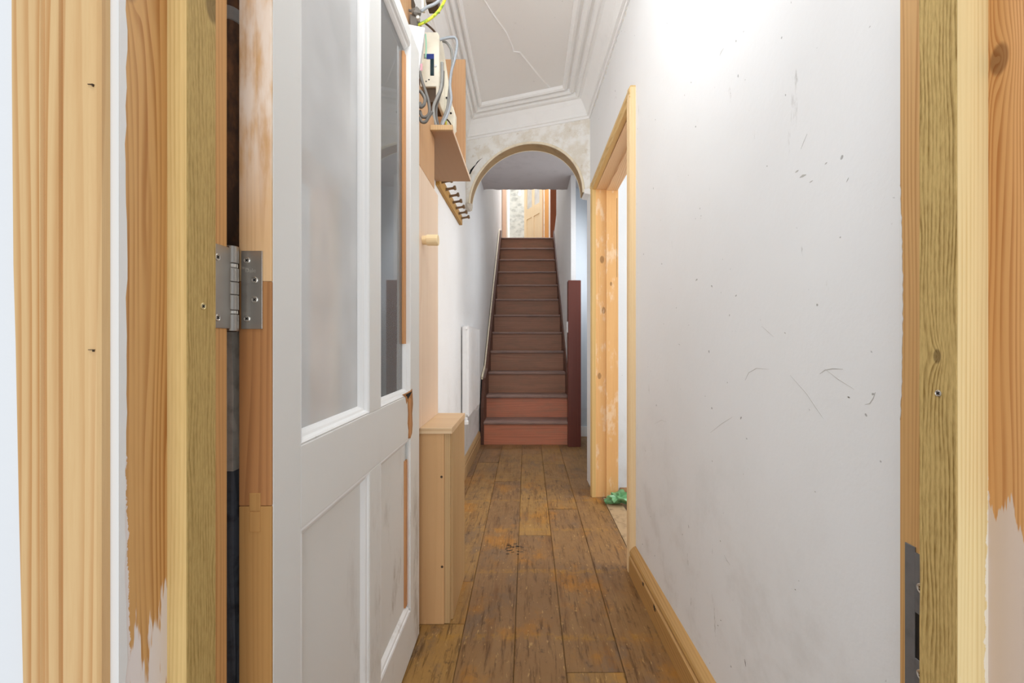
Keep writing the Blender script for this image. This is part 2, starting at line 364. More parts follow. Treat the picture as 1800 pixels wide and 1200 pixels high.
m_clip = plain('pale_grey_clip', S(196, 196, 194), 0.5, var=0.05)
m_cream = plain('cream_plastic', S(238, 231, 212), 0.4, var=0.05)
m_lgrey = plain('light_grey_plastic', S(216, 217, 218), 0.45, var=0.05)
m_grey = plain('grey_cable', S(150, 149, 144), 0.45, var=0.06)
m_grey_d = plain('dark_grey_cable', S(112, 108, 102), 0.5, var=0.1)
m_greyblue = plain('blue_grey_cable', S(164, 170, 176), 0.4, var=0.06)
m_bluelab = plain('blue_label', S(38, 58, 128), 0.4, var=0.05)
m_darklab = plain('dark_window', S(32, 52, 58), 0.25, var=0.05)
m_redlab = plain('red_label', S(206, 150, 160), 0.5, var=0.1)
m_black = plain('black_plastic', S(36, 34, 34), 0.5, var=0.05)
m_brown = plain('dark_brown_bakelite', S(84, 66, 48), 0.5, var=0.1)
m_mint = plain('mint_green_wire', S(150, 206, 176), 0.45, var=0.05)
def _earth():
    m = M('green_yellow_sheath', 0.4); x = m.sep(m.P)
    s = m.f('FRACT', m.f('MULTIPLY', m.f('SUBTRACT', x[0], m.f('MULTIPLY', x[2], 1.3)), 30.0))
    return m.done(m.mix(m.ramp(m.noise(m.P, 60, 2), 0.52, 0.58), S(214, 216, 62), S(140, 172, 48)))
m_earth = _earth()
def _glass(name, rough, haze):
    m = bpy.data.materials.new(name); m.use_nodes = True; t = m.node_tree
    for n in list(t.nodes): t.nodes.remove(n)
    out = t.nodes.new('ShaderNodeOutputMaterial'); mx = t.nodes.new('ShaderNodeMixShader'); mx2 = t.nodes.new('ShaderNodeMixShader')
    fr = t.nodes.new('ShaderNodeFresnel'); fr.inputs[0].default_value = 1.5
    tr = t.nodes.new('ShaderNodeBsdfTransparent'); tr.inputs[0].default_value = (0.93, 0.94, 0.94, 1)
    gl = t.nodes.new('ShaderNodeBsdfGlossy'); gl.inputs['Roughness'].default_value = rough
    df = t.nodes.new('ShaderNodeBsdfDiffuse'); df.inputs[0].default_value = S(226, 227, 227)
    tc = t.nodes.new('ShaderNodeTexCoord'); nz = t.nodes.new('ShaderNodeTexNoise'); nz.inputs['Scale'].default_value = 6
    mp = t.nodes.new('ShaderNodeMapRange'); mp.inputs[1].default_value = 0.35; mp.inputs[2].default_value = 0.75
    mp.inputs[3].default_value = haze*0.88; mp.inputs[4].default_value = haze*1.12
    L = t.links.new
    L(tc.outputs['Object'], nz.inputs['Vector']); L(nz.outputs['Fac'], mp.inputs[0]); L(mp.outputs[0], mx2.inputs[0])
    L(tr.outputs[0], mx2.inputs[1]); L(df.outputs[0], mx2.inputs[2])
    L(fr.outputs[0], mx.inputs[0]); L(mx2.outputs[0], mx.inputs[1]); L(gl.outputs[0], mx.inputs[2]); L(mx.outputs[0], out.inputs[0])
    return m
m_glass = _glass('glass_painted_reflection', 0.02, 0.82)  # left pane: white diffuse stands in for reflected and lit walls
m_glass3 = _glass('glass_faint_reflection', 0.02, 0.26)  # right pane: less of the painted-in wall brightness
m_glass4 = _glass('glass_painted_bright', 0.2, 0.85)  # pale diffuse painted in so the upstairs panes look bright
m_glass2 = _glass('clear_window_glass', 0.02, 0.03)
def _paper():
    m = M('stone_pattern_wallpaper', 0.8)
    v = m.n('ShaderNodeTexVoronoi'); m.put(v.inputs['Vector'], m.vmul(m.P, (1, 1, 1.9))); v.inputs['Scale'].default_value = 7.0
    n = m.noise(m.P, 9, 5, 0.65)
    c = m.mix(m.ramp(n, 0.35, 0.7), S(206, 208, 204), S(172, 174, 170))
    return m.done(m.mix(m.ramp(v.outputs['Distance'], 0.35, 0.6, 0, 0.5), c, S(222, 222, 216)))
m_paper = _paper()
m_landdoor = wood('bright_pine_door', S(238, 218, 182), S(216, 186, 142), ring=50, amp=0.04, contrast=0.4, seed=1.6)
m_landjamb = wood('orange_jamb', S(222, 162, 96), S(190, 126, 66), ring=50, contrast=0.4, seed=3.6)
m_landarch = wood('pinkish_architrave', S(224, 190, 164), S(198, 158, 130), ring=50, contrast=0.4, seed=5.6)
m_bag = plain('green_plastic', S(112, 170, 120), 0.25, var=0.25, scale=40, spec=0.6)
m_bulb = M('frosted_bulb', 0.25, 0.5); m_bulb.b.inputs['Emission Color'].default_value = (1, 0.97, 0.9, 1); m_bulb.b.inputs['Emission Strength'].default_value = 1.2
m_bulb = m_bulb.done(S(250, 250, 248))
m_wood_hidden = m_string

# ------------------------------------------------------------------ the shell
XL = -0.45
XR = lambda y: 0.4924-0.03*y
ZC = 2.56
YA = lambda x: 2.95-0.36*x          # the arch wall runs a little askew
ST = dict(kind='structure')

# left wall, with mortar and damp-proofing where it shows behind the frame
wl_bm = bmesh.new(); box(wl_bm, -0.57, XL, 0.54, 6.9, -0.05, 5.0); box(wl_bm, -0.60, -0.485, 6.9, 7.9, 2.3, 5.0)
wall_left = obj('wall_left', wl_bm, m_wall_l, label='long white plastered wall on the left of the hall, running up beside the stairs', **ST)
def rough_block(x0, x1, y0, y1, z0, z1, cuts, amp, seed):
    bm = bmesh.new(); bmesh.ops.create_cube(bm, size=1); bmesh.ops.subdivide_edges(bm, edges=bm.edges, cuts=cuts, use_grid_fill=True)
    for v in bm.verts:
        p = Vector((x0+(x1-x0)*(v.co.x+.5), y0+(y1-y0)*(v.co.y+.5), z0+(z1-z0)*(v.co.z+.5)))
        v.co = p+Vector((noise.noise(p*60+Vector((seed, 0, 0))), noise.noise(p*60+Vector((0, seed, 9))), 0))*amp
    return bm
obj('mortar_patch', rough_block(-0.4478, -0.3985, 0.575, 0.66, 0.775, 0.985, 7, 0.0025, 3.0), m_mortar, wall_left, label='rough grey mortar behind the door hinge side')
obj('damp_proofing', rough_block(-0.4478, -0.3975, 0.577, 0.66, 0.0, 0.775, 11, 0.004, 8.0), m_tar, wall_left, label='black damp proofing low behind the door')

# right wall: near stretch, over the side doorway, far stretch
def wr(y0, y1, z0, z1, bm, th=0.12):
    loft(bm, [[(XR(y), y, z0), (XR(y)+th, y, z0), (XR(y)+th, y, z1), (XR(y), y, z1)] for y in (y0, y1)])
bm = bmesh.new()
wr(0.545, 1.80, -0.05, 2.75, bm); wr(2.625, YA(0.41)+0.12, -0.05, 2.75, bm)
loft(bm, [[(XR(y), y, zz), (XR(y)+0.12, y, zz), (XR(y)+0.12, y, 2.75), (XR(y), y, 2.75)] for y, zz in ((1.80, 1.955), (2.625, 1.905))])
obj('wall_right', bm, m_wall_r, label='white scuffed wall filling the right of the hall beside the side doorway', **ST)

m_scuff = plain('scuff_grey', S(192, 190, 185), 0.8, var=0.05); m_scuff_d = plain('scuff_dark', S(122, 116, 108), 0.8, var=0.05)
def on_wall(px, py):
    y = 0.4924/((px-CX)/F+0.03); return Vector((XR(y), y, CH+(CY-py)*y/F))
def marks(name, lines, mat):
    bm = bmesh.new()
    for wd, pl in lines:
        pts = [on_wall(*q) for q in pl]; rings = []
        for i, p in enumerate(pts):
            d = (pts[min(i+1, len(pts)-1)]-pts[max(i-1, 0)]).normalized(); sd = Vector((0, -d.z, d.y))*wd*(0.25 if i in (0, len(pts)-1) else 1)
            rings.append([p+sd+Vector((0.0005, 0, 0)), p+sd-Vector((0.0003, 0, 0)), p-sd-Vector((0.0003, 0, 0)), p-sd+Vector((0.0005, 0, 0))])
        loft(bm, rings)
    obj(name, bm, mat, bpy.data.objects['wall_right'], kind='stuff')
marks('scuff_marks', [(0.0010, [(1265, 98), (1268, 91), (1272, 85)]), (0.0004, [(1408, 262), (1413, 249), (1419, 235)]), (0.0016, [(1398, 303), (1401, 301), (1404, 299)]), (0.0022, [(1406, 312), (1411, 309), (1417, 307)]),
    (0.0010, [(1423, 321), (1426, 319), (1429, 317)]), (0.0012, [(1450, 289), (1452, 287), (1454, 285)]), (0.0007, [(1488, 320), (1490, 316), (1492, 312)]), (0.0007, [(1441, 657), (1450, 650.5), (1464, 647.6), (1482, 648.8)]),
    (0.0005, [(1450, 648), (1473, 666), (1502, 684)]), (0.0006, [(1520, 711), (1529, 709), (1535, 700), (1539, 689)]), (0.0005, [(1389, 659), (1418, 692), (1434, 716), (1448, 736)]), (0.0004, [(1249, 760), (1268, 745), (1287, 733)]),
    (0.0004, [(1339, 573), (1350, 583), (1360, 592)]), (0.0008, [(1273, 975), (1278, 985), (1284, 993)]), (0.0003, [(1150, 745), (1163, 738), (1172, 742)]), (0.0005, [(1310, 668), (1316, 655), (1330, 647), (1352, 649)])], m_scuff)
marks('scuff_dents', [(0.0012, [(1490, 697), (1492, 698), (1494, 699)]), (0.0013, [(1309, 1158), (1310, 1164), (1311, 1171)]), (0.0007, [(1261, 1098), (1262, 1099), (1263, 1100)]), (0.0007, [(1266, 1089), (1267, 1090), (1268, 1091)]),
    (0.0008, [(1397, 1035), (1398, 1036), (1399, 1037)]), (0.0005, [(1432, 863), (1433, 864), (1434, 865)]), (0.0005, [(1193, 604), (1194, 605), (1195, 606)]), (0.0006, [(1379, 584), (1380, 585), (1381, 586)])], m_scuff_d)

# front wall round the frame
bm = bmesh.new()
box(bm, -2.2, -0.418, 0.402, 0.540, -0.05, 2.9); box(bm, 0.508, 2.4, 0.402, 0.540, -0.05, 2.9); box(bm, -0.418, 0.508, 0.402, 0.540, 2.52, 2.9)
obj('wall_front', bm, m_front, label='bright white wall around the doorway in which the camera looks', **ST)

# floorboards of the hall
floor = empty('floor', (0, 0, 0), label='worn brown floorboards of the hall laid lengthwise', **ST)
joints = [(-0.62, -0.62), (-0.375, -0.40), (-0.211, -0.235), (-0.041, -0.052), (0.110, 0.120), (0.278, 0.285), (0.458, 0.452)]
cuts = {0: [1.44, 3.0], 1: [1.437, 1.69, 3.35], 2: [1.05, 2.9], 3: [2.09, 3.6], 4: [1.226, 2.42, 3.3], 5: [0.9, 3.1]}
def jx(i, y): a, b = joints[i]; return a+(b-a)*(y-1.19)/2.72
for i in range(6):
    ys = [0.1]+cuts[i]+[4.02 if i < 5 else 4.3]
    for y0, y1 in zip(ys, ys[1:]):
        g = 0.0007; lift = R.uniform(-0.0012, 0.0012); tl = R.uniform(-0.001, 0.001)
        bm = bmesh.new()
        loft(bm, [[(jx(i, y)+g, y, -0.025), (jx(i+1, y)-g, y, -0.025), (jx(i+1, y)-g, y, -0.002+lift+tl), (jx(i+1, y)-g-0.003, y, lift+tl), (jx(i, y)+g+0.003, y, lift-tl), (jx(i, y)+g, y, -0.002+lift-tl)] for y in (y0+0.0012, y1-0.0012)])
        obj('floorboard', bm, m_floor, floor)
obj('floorboard', bx(0.40, 0.62, 2.92, 4.32, -0.025, 0.0), m_floor, floor)
obj('floorboard', bx(0.622, 0.9, 2.92, 4.32, -0.025, 0.0), m_floor, floor)
obj('sub_floor', bx(-0.6, 0.95, 0.1, 4.4, -0.06, -0.03), m_pegdark, floor)
bm = bmesh.new(); loft(bm, [[(jx(6, y)+0.004, y, -0.03), (XR(y)+0.135, y, -0.03), (XR(y)+0.135, y, -0.003), (jx(6, y)+0.004, y, -0.003)] for y in (1.80, 2.61)])
obj('threshold_board', bm, m_thresh, floor, label='dusty pale threshold board in the side doorway')
bm = bmesh.new(); tubepts = []
for k in range(26):
    a = R.uniform(0, 6.28); rr = R.uniform(0, 1)**0.5
    x, y = -0.062+0.045*rr*math.cos(a), 1.955+0.06*rr*math.sin(a)
    box(bm, x-R.uniform(0.003, 0.010), x+R.uniform(0.003, 0.010), y-0.0015, y+0.0015, -0.001, 0.0022)
obj('burn_scars', bm, m_black, floor, kind='stuff')

# ceilings
ceiling = obj('ceiling', bx(-0.5, 0.62, 0.5, 3.2, ZC, ZC+0.1), m_ceil, label='pale plaster ceiling of the hall with moulded border', **ST)
crack = [(848, -6), (868, 26), (889.5, 56), (901, 82), (903, 90), (913, 91), (927, 108), (941.5, 126), (953, 140), (965, 152), (977, 161), (987, 168)]
pts = []
for px, py in crack:
    Y = (ZC-CH)*F/(CY-py); pts.append(((px-CX)*Y/F, Y, ZC))
bm = bmesh.new(); rings = []
for i, p in enumerate(pts):
    ww = 0.004+0.004*min(1, i/6)
    rings.append([(p[0]-ww, p[1], ZC+0.002), (p[0]-ww*0.3, p[1], ZC-0.004), (p[0]+ww*0.5, p[1], ZC-0.0015), (p[0]+ww, p[1], ZC+0.002)])
loft(bm, rings); obj('plaster_crack', bm, m_corn, ceiling, label='long crack lifting across the ceiling plaster')
# cornice: one profile per side, mitred round the panel (t: 0 at the inner bead, 1 at the wall; drop below the ceiling)
prof = [(0.0, 0.0), (0.02, 0.016), (0.06, 0.022), (0.11, 0.018), (0.13, 0.003), (0.22, 0.004), (0.24, 0.022), (0.30, 0.028), (0.35, 0.022), (0.37, 0.008),
        (0.46, 0.010), (0.48, 0.032), (0.53, 0.037), (0.58, 0.030), (0.66, 0.036), (0.75, 0.062), (0.83, 0.092), (0.89, 0.114), (0.90, 0.128), (0.97, 0.130), (0.975, 0.142), (1.0, 0.142)]
def cpath(t):
    li, lw = -0.3126, XL+0.0; ri = 0.22
    fl = lambda x: YA(x)-0.19
    xl = li+(lw-li)*t
    rr = lambda y: ri+(XR(y)-ri)*t
    yf = lambda x: YA(x)-0.19*(1-t)
    return [(xl, 0.56), (xl, yf(xl)), (rr(yf(ri)), yf(rr(2.8))), (rr(0.56), 0.56)]
bm = bmesh.new(); rows = [[bm.verts.new((x, y, ZC-d)) for x, y in cpath(t)] for t, d in prof]
for a, b in zip(rows, rows[1:]):
    for i in range(3): bm.faces.new((a[i], a[i+1], b[i+1], b[i]))
cor = obj('trim_1', bm, m_corn, label='white moulded plaster cornice round the hall ceiling', **ST)
sm = cor.modifiers.new('thickness', 'SOLIDIFY'); sm.thickness = 0.004
bm = bmesh.new()
for k in range(60):
    y = 0.7+2.1*k/60+R.uniform(-.02, .02); z = ZC-0.142-R.uniform(0.0, 0.02); a = R.uniform(0.004, 0.014)
    x = XR(y); loft(bm, [[(x+0.003, y-a, z), (x-0.003, y-a*0.6, z+0.004), (x-0.003, y+a*0.7, z-0.002), (x+0.003, y+a, z)], [(x+0.003, y-a, z+0.012), (x-0.002, y-a*0.6, z+0.012), (x-0.002, y+a*0.7, z+0.012), (x+0.003, y+a, z+0.012)]])
obj('flaked_edge', bm, m_arch, cor, kind='stuff')

# the arch wall
CXA, RA, ZS = -0.030, 0.397, 1.935
def sh(x, z, t): return (x, YA(x)+t, z)
bm = bmesh.new(); n = 40
def hw(k): a = math.pi*k/n; return (CXA-RA*math.cos(a), ZS+RA*0.975*math.sin(a))
xl_, xr_ = XL-0.01, 0.425; zt = ZC+0.02
inner = [hw(k) for k in range(n+1)]
outer = []
for k in range(n+1):
    x, z = inner[k]; a = math.pi*k/n
    dx, dz = -math.cos(a), math.sin(a)
    sx = ((xl_-CXA)/dx if dx < -1e-6 else (xr_-CXA)/dx if dx > 1e-6 else 1e9); sz = (zt-ZS)/dz if dz > 1e-6 else 1e9
    s_ = min(sx, sz); outer.append((CXA+dx*s_, ZS+dz*s_))
for side, cx in ((0, xl_), (1, xr_)):      # include the outer corners
    k = min(range(n+1), key=lambda q: abs(outer[q][0]-cx)+abs(outer[q][1]-zt)); outer[k] = (cx, zt)
V = {}
for t in (0.0, 0.11):
    V[t] = ([bm.verts.new(sh(x, z, t)) for x, z in inner], [bm.verts.new(sh(x, z, t)) for x, z in outer])
for t in (0.0, 0.11):
    for k in range(n): bm.faces.new((V[t][0][k], V[t][0][k+1], V[t][1][k+1], V[t][1][k]))
for q in (0, 1):
    for k in range(n): bm.faces.new((V[0.0][q][k], V[0.0][q][k+1], V[0.11][q][k+1], V[0.11][q][k]))
for k in (0, n): bm.faces.new((V[0.0][0][k], V[0.0][1][k], V[0.11][1][k], V[0.11][0][k]))
wall_arch = obj('wall_back', bm, m_arch, label='stripped white plaster wall with the round arch across the hall', **ST)
def arc(r0, r1, t0, t1, k0=0, k1=n):
    bm = bmesh.new()
    loft(bm, [[sh(CXA-(RA+r)*math.cos(math.pi*k/n), ZS+(RA+r)*0.975*math.sin(math.pi*k/n), t) for r, t in ((r0, t0), (r1, t0), (r1, t1), (r0, t1))] for k in range(k0, k1+1)]); return bm
obj('arch_soffit', arc(-0.006, 0.003, 0.004, 0.106), m_tan, wall_arch, label='tan painted underside of the arch')
for t in ((-0.014, 0.012), (0.098, 0.122)):
    bm = bmesh.new()
    loft(bm, [[sh(CXA-(RA+0.0005+0.0085*math.cos(q))*math.cos(math.pi*k/n), ZS+(RA+0.0005+0.0085*math.cos(q))*0.975*math.sin(math.pi*k/n), (t[0]+t[1])/2+0.0085*math.sin(q)) for q in [j*math.pi/4 for j in range(8)]] for k in range(n+1)])
    obj('arch_bead', bm, m_bead, wall_arch, smooth=True, label='cream bead moulding along the arch edge')
bm = bmesh.new(); pr = None
rings = []
for j, (px, py) in enumerate([(826, 306), (829, 300), (833, 294), (836, 290), (840, 285), (844, 281), (848, 278)]):
    Y = YA((px-CX)*3.1/F); p = at(px, py, Y); wv = (0.004, 0.009, 0.006, 0.002, 0.005, 0.003, 0.001)[j]
    rings.append([p+Vector((-wv, -0.0012, wv*.6)), p+Vector((wv, -0.0012, -wv*.6)), p+Vector((wv, 0.01, -wv*.6)), p+Vector((-wv, 0.01, wv*.6))])
loft(bm, rings); obj('plaster_gap', bm, m_void, wall_arch, label='dark broken gap beside the arch bead')
def lump(c, r, seed, sc3=(1, 1, 1), sub=2, amp=0.45):
    bm = bmesh.new(); bmesh.ops.create_icosphere(bm, subdivisions=sub, radius=1)
    for v in bm.verts:
        v.co *= 1+amp*noise.noise(v.co*1.9+Vector((seed, seed, 0)))
        v.co = Vector(c)+Vector((v.co.x*r*sc3[0], v.co.y*r*sc3[1], v.co.z*r*sc3[2]))
    return bm
obj('corbel_stub', lump((-0.435, 3.10, 1.925), 0.034, 2.0, (1.0, 1.3, 0.9)), m_mortar, wall_arch, label='broken stub of a plaster corbel')
bm = bmesh.new(); loft(bm, [[sh(x, z, t) for x, z in ((0.368, 1.955), (0.43, 1.955), (0.43, 1.885), (0.405, 1.915), (0.37, 1.925))] for t in (-0.01, 0.12)])
obj('corbel_stub', bm, m_corn, wall_arch, bevel=0.006)

# beyond the arch: low ceiling in shade grey, passage, stair partition
bm = bmesh.new(); rr = random.Random(3)
N = 40; f0 = []; 
ring = [(-0.46, 3.19), (0.95, 2.70)]
edge = [(0.95-1.41*i/N, 4.34+rr.uniform(-0.012, 0.012)) for i in range(N+1)]
loft(bm, [[(x, y, z) for x, y in ring+edge] for z in (2.495, 2.60)])
obj('ceiling.001', bm, m_soff, label='low ceiling in shade grey between the arch and the stairwell', **ST)
obj('wall_landing_edge', bx(-0.45, 0.95, 4.36, 4.46, 2.56, 5.0), m_wall_up, label='white wall over the edge of the low ceiling', **ST)
# partition on the right of the stairs
poly = [(3.958, -0.05), (8.0, -0.05), (8.0, 2.50), (6.6, 2.53), (6.55, 2.60), (6.02, 2.74), (6.0, 5.0), (3.975, 5.0)]
bm = prism(poly, lambda y, z, t: (t, y, z), 0.400, 0.445)
obj('wall_stair', bm, m_wall_l, label='white partition wall closing the right side of the stairs', **ST)
bm = bmesh.new(); box(bm, 0.445, 1.2, 4.28, 4.38, -0.05, 2.6); box(bm, 0.80, 0.90, 2.88, 4.30, -0.05, 2.6)
box(bm, 0.53, 0.86, 2.79, 2.90, -0.05, 2.6)
obj('wall_passage', bm, m_blue, label='pale blue wall of the passage beside the newel post', **ST)
obj('baseboard_passage', bx(0.446, 0.80, 4.262, 4.28, 0.0, 0.10), m_corn, bevel=0.004, label='short white baseboard in the passage beside the newel post', **ST)

# upstairs
obj('floor.001', bx(-0.6, 1.6, 6.56, 10.2, 2.40, 2.541), m_tread, label='floor of the upstairs landing at the head of the stairs', **ST)
bm = bmesh.new()
box(bm, -0.60, -0.40, 7.9, 8.0, 2.4, 5.0); box(bm, 0.385, 1.6, 7.9, 8.0, 2.4, 5.0); box(bm, -0.40, 0.385, 7.9, 8.0, 4.6, 5.0)
obj('wall_landing', bm, m_wall_up, label='white wall at the end of the upstairs landing around the bedroom doorway', **ST)
obj('wall_landing_right', bx(1.5, 1.6, 4.4, 8.0, 2.4, 5.0), m_wall_up, label='white wall on the far right of the upstairs landing', **ST)
obj('wall_bedroom_left', bx(-0.50, -0.41, 8.0, 10.0, 2.4, 5.0), m_wall_up, label='white wall on the left inside the upstairs bedroom', **ST)
obj('wall_bedroom_back', bx(-0.5, 1.6, 9.6, 9.7, 2.4, 5.0), m_paper, label='grey stone patterned wallpaper at the back of the upstairs bedroom', **ST)
obj('wall_bedroom_right', bx(1.5, 1.6, 8.0, 9.7, 2.4, 5.0), m_wall_up, label='white wall on the right inside the upstairs bedroom', **ST)
obj('ceiling.002', bx(-0.6, 1.6, 4.3, 9.8, 5.0, 5.1), m_ceil, label='white ceiling over the stairwell and upstairs landing', **ST)

# side room
obj('floor.002', bx(0.60, 3.0, 0.8, 3.0, -0.05, -0.004), m_floor, label='floor of the side room beyond the doorway', **ST)
bm = bmesh.new(); box(bm, 0.56, 3.0, 2.92, 3.02, -0.05, 2.7); box(bm, 0.60, 3.0, 0.7, 0.8, -0.05, 2.7); box(bm, 2.9, 3.0, 0.8, 3.0, -0.05, 2.7)
obj('wall_side_room', bm, m_wall_up, label='white wall of the side room seen through the doorway', **ST)
obj('ceiling.003', bx(0.50, 3.0, 0.7, 3.0, 2.62, 2.7), m_ceil, label='white ceiling of the side room', **ST)
obj('baseboard_side_room', bx(0.58, 2.0, 2.902, 2.92, 0.0, 0.138), m_corn, bevel=0.004, label='white baseboard in the side room behind the doorway', **ST)

# ------------------------------------------------------------------ front door frame, left side
# architrave, its outer edge trimmed unevenly
arp = [(-0.393, 0.402), (-0.393, 0.3935), (-0.3955, 0.3912), (-0.4015, 0.3900), (-0.4200, 0.3895), (-0.4250, 0.3900), (-0.4268, 0.3945), (-0.4290, 0.3900), (-0.4420, 0.3905), (-0.4445, 0.3955), (-0.4470, 0.3910)]
bm = bmesh.new(); rows = []
for z, e in ((0.0, -0.462), (0.55, -0.4655), (0.80, -0.4715), (0.95, -0.4745), (1.02, -0.4765), (1.2, -0.478), (2.0, -0.480)):
    rows.append([(x, y, z) for x, y in arp]+[(e+0.004, 0.3918, z), (e, 0.3955, z), (e, 0.402, z)])
loft(bm, rows)
a1 = obj('trim_2', bm, m_architrave, label='moulded pine architrave on the wall left of the doorway', **ST)
for px, py in ((159, 148), (160, 615)):
    p = at(px, py, 0.3893); bm = bmesh.new()
    box(bm, p.x-0.0028, p.x+0.0022, 0.38925, 0.392, p.z-0.0001, p.z+0.0005); box(bm, p.x+0.0010, p.x+0.0018, 0.38925, 0.392, p.z-0.0016, p.z+0.0004)
    obj('nail_hole', bm, m_brown, a1)
lin = obj('trim_3', bx(-0.4175, -0.385, 0.402, 0.545, 0.0, 1.95), m_lining_l, bevel=0.0015, label='old orange pine door lining on the hinge side of the doorway', **ST)
# torn paint along its front arris
bm = bmesh.new(); rows = []; rp = random.Random(11)
for k in range(61):
    z = 0.35+1.1*k/60; wv = 0.0048+0.0012*noise.noise(Vector((z*9, 0, 0)))+max(0, 0.62-z)*0.02+0.001*rp.uniform(-1, 1)
    rows.append([(-0.3932, 0.4015, z), (-0.3846, 0.4010, z), (-0.3843, 0.402+wv*1.3, z), (-0.3862, 0.402+wv, z), (-0.3932, 0.4035, z)])
loft(bm, rows); obj('paint_line', bm, m_bead_w, lin, label='line of old white paint along the lining edge')
obj('rebate_strip', bx(-0.3856, -0.3846, 0.4985, 0.5448, 0.0, 1.88), m_lining_l2, lin)
stop = obj('trim_4', bx(-0.386, -0.364, 0.456, 0.498, 0.0, 1.95), m_stop_l, bevel=0.001, label='green treated batten nailed to the lining left of the hinge', **ST)
obj('sawn_face', bx(-0.3855, -0.3645, 0.4552, 0.4562, 0.0, 1.95), m_stop_f, stop)
s_, b_ = screw(stop, at(358, 538, 0.478) if False else (-0.3640, 0.4775, CH+62*0.4775/F), (1, 0, 0), 0.0038, m_brass)
obj('cross_slot', b_, m_black, s_, local=False)
# head and fanlight
hd = obj('trim_5', bx(-0.4175, 0.508, 0.402, 0.545, 1.89, 1.955), m_lining_l2, bevel=0.002, label='head of the door frame over the doorway', **ST)
fan = empty('window_1', (0, 0.47, 1.955), label='clear fanlight over the door head', **ST)
obj('pane', bx(-0.41, 0.50, 0.470, 0.474, 1.96, 2.515), m_glass2, fan)
bm = bmesh.new(); box(bm, -0.4175, -0.39, 0.44, 0.50, 1.955, 2.52); box(bm, 0.48, 0.508, 0.44, 0.50, 1.955, 2.52); obj('sash_frame', bm, m_bead_w, fan, kind='stuff')

# right side of the frame
bm = bmesh.new(); rows = []
linr = obj('trim_6', bx(0.476, 0.508, 0.380, 0.545, 0.0, 1.95), m_lining_r, bevel=0.0015, label='orange pine lining with torn pink paint at the right of the doorway', **ST)
obj('rebate_strip', bx(0.4754, 0.4762, 0.4825, 0.5448, 0.0, 1.88), m_lining_r2, linr)
bm = bmesh.new(); rows = []
for k in range(50):       # paint creeping from the wall on to the lining edge
    z = 1.15-0.3*k/49; wv = 0.0045*math.sin(math.pi*k/49)**0.6+0.0008*rp.uniform(-1, 1)
    rows.append([(0.4748, 0.5455, z), (0.4748, 0.5452-max(wv, .0003), z), (0.4758, 0.5452-max(wv, .0003), z), (0.4758, 0.5455, z)])
loft(bm, rows); obj('paint_line', bm, m_bead_w, linr)
bm = bmesh.new(); V0 = []
rows = []
for k in range(61):       # rough sawn stop with a chewed back edge
    z = 2.0*k/60; j = 0.0015*noise.noise(Vector((z*14, 1, 0)))
    rows.append([(0.4765, 0.442, z), (0.444, 0.442, z), (0.444+0.0006*noise.noise(Vector((z*30, 5, 0))), 0.463, z), (0.444, 0.4838+j, z), (0.4765, 0.484+j, z)])
loft(bm, rows)
stopr = obj('trim_7', bm, m_stop_r, label='rough olive treated batten standing proud at the right of the doorway', **ST)
obj('planed_face', bx(0.4445, 0.4760, 0.4412, 0.4422, 0.0, 1.95), m_stop_rf, stopr)
s_, b_ = screw(stopr, (0.4440, 0.444*F/(1650-CX), CH-91*0.444/(1650-CX)), (-1, 0, 0), 0.0036, m_screw)
obj('cross_slot', b_, m_black, s_)
# keep plate
kp = empty('keep_plate', (0.4752, 0.53, 0.50), label='grey steel keep plate screwed to the lining low at the right', cat='plate')
zt_, zb_ = 0.700, 0.498
out = [(0.4895, zb_), (0.5365, zb_), (0.5365, zt_-0.0005), (0.4895, zt_-0.010)]
bm = bmesh.new()
box(bm, 0.4738, 0.4752, 0.5225, 0.5365, zb_, zt_-0.002); box(bm, 0.4738, 0.4752, 0.492, 0.5225, 0.619, zt_-0.008); box(bm, 0.4738, 0.4752, 0.492, 0.5225, zb_, 0.563)
obj('plate', bm, m_gun, kp, bevel=0.0003)
obj('latch_hole', bx(0.4748, 0.4756, 0.488, 0.5225, 0.560, 0.622), m_black, kp)
for z in (CH-435*0.5135/F, CH-587*0.5135/F):
    s_, b_ = screw(kp, (0.4738, 0.5135, z), (-1, 0, 0), 0.0062, m_screw); obj('cross_slot', b_, m_black, s_)

# ------------------------------------------------------------------ pipe behind the hinge side
pipe = empty('iron_pipe', (-0.4175, 0.600, 0.99), label='rusty brown iron pipe standing in the gap behind the door lining', cat='pipe')
obj('pipe_run', tb([(-0.4175, 0.600, 0.985), (-0.4175, 0.600, 2.54)], 0.0125, 16), m_rust, pipe, smooth=True)
obj('pipe_clip', turned((-0.4175, 0.600, 1.395), (0.05, 0.0, 1), [(0, 0.0132), (0.001, 0.0142), (0.0175, 0.0142), (0.0185, 0.0132)], 20), m_clip, pipe, smooth=False, label='pale grey pipe clip')

# ------------------------------------------------------------------ the white half-glazed door
P0 = Vector((-0.3414, 0.569)); P1 = Vector((-0.350, 1.374)); W = (P1-P0).length; ang = math.atan2(P1.y-P0.y, P1.x-P0.x)
door = empty('door_1', (P0.x, P0.y, 0), ang, label='white painted half glazed door standing open on the left of the hall', **ST)
TH = 0.044; ZB, ZT = 0.010, 1.878
def dp(name, s0, s1, z0, z1, mat, y0=0.0, y1=TH, bevel=0.0015, **k): return obj(name, bx(s0, s1, y0, y1, z0, z1), mat, door, local=True, bevel=bevel, **k)
A0, A1, B0, B1, C0 = 0.074, 0.362, 0.434, 0.700, 0.700
dp('hinge_stile', 0.003, A0, ZB, ZT, m_doorpaint)
dp('lock_stile', C0, W, ZB, ZT, m_doorpaint)
dp('top_rail', A0, C0, 1.835, ZT, m_doorpaint)
dp('lock_rail', A0, C0, 0.667, 0.793, m_doorpaint)
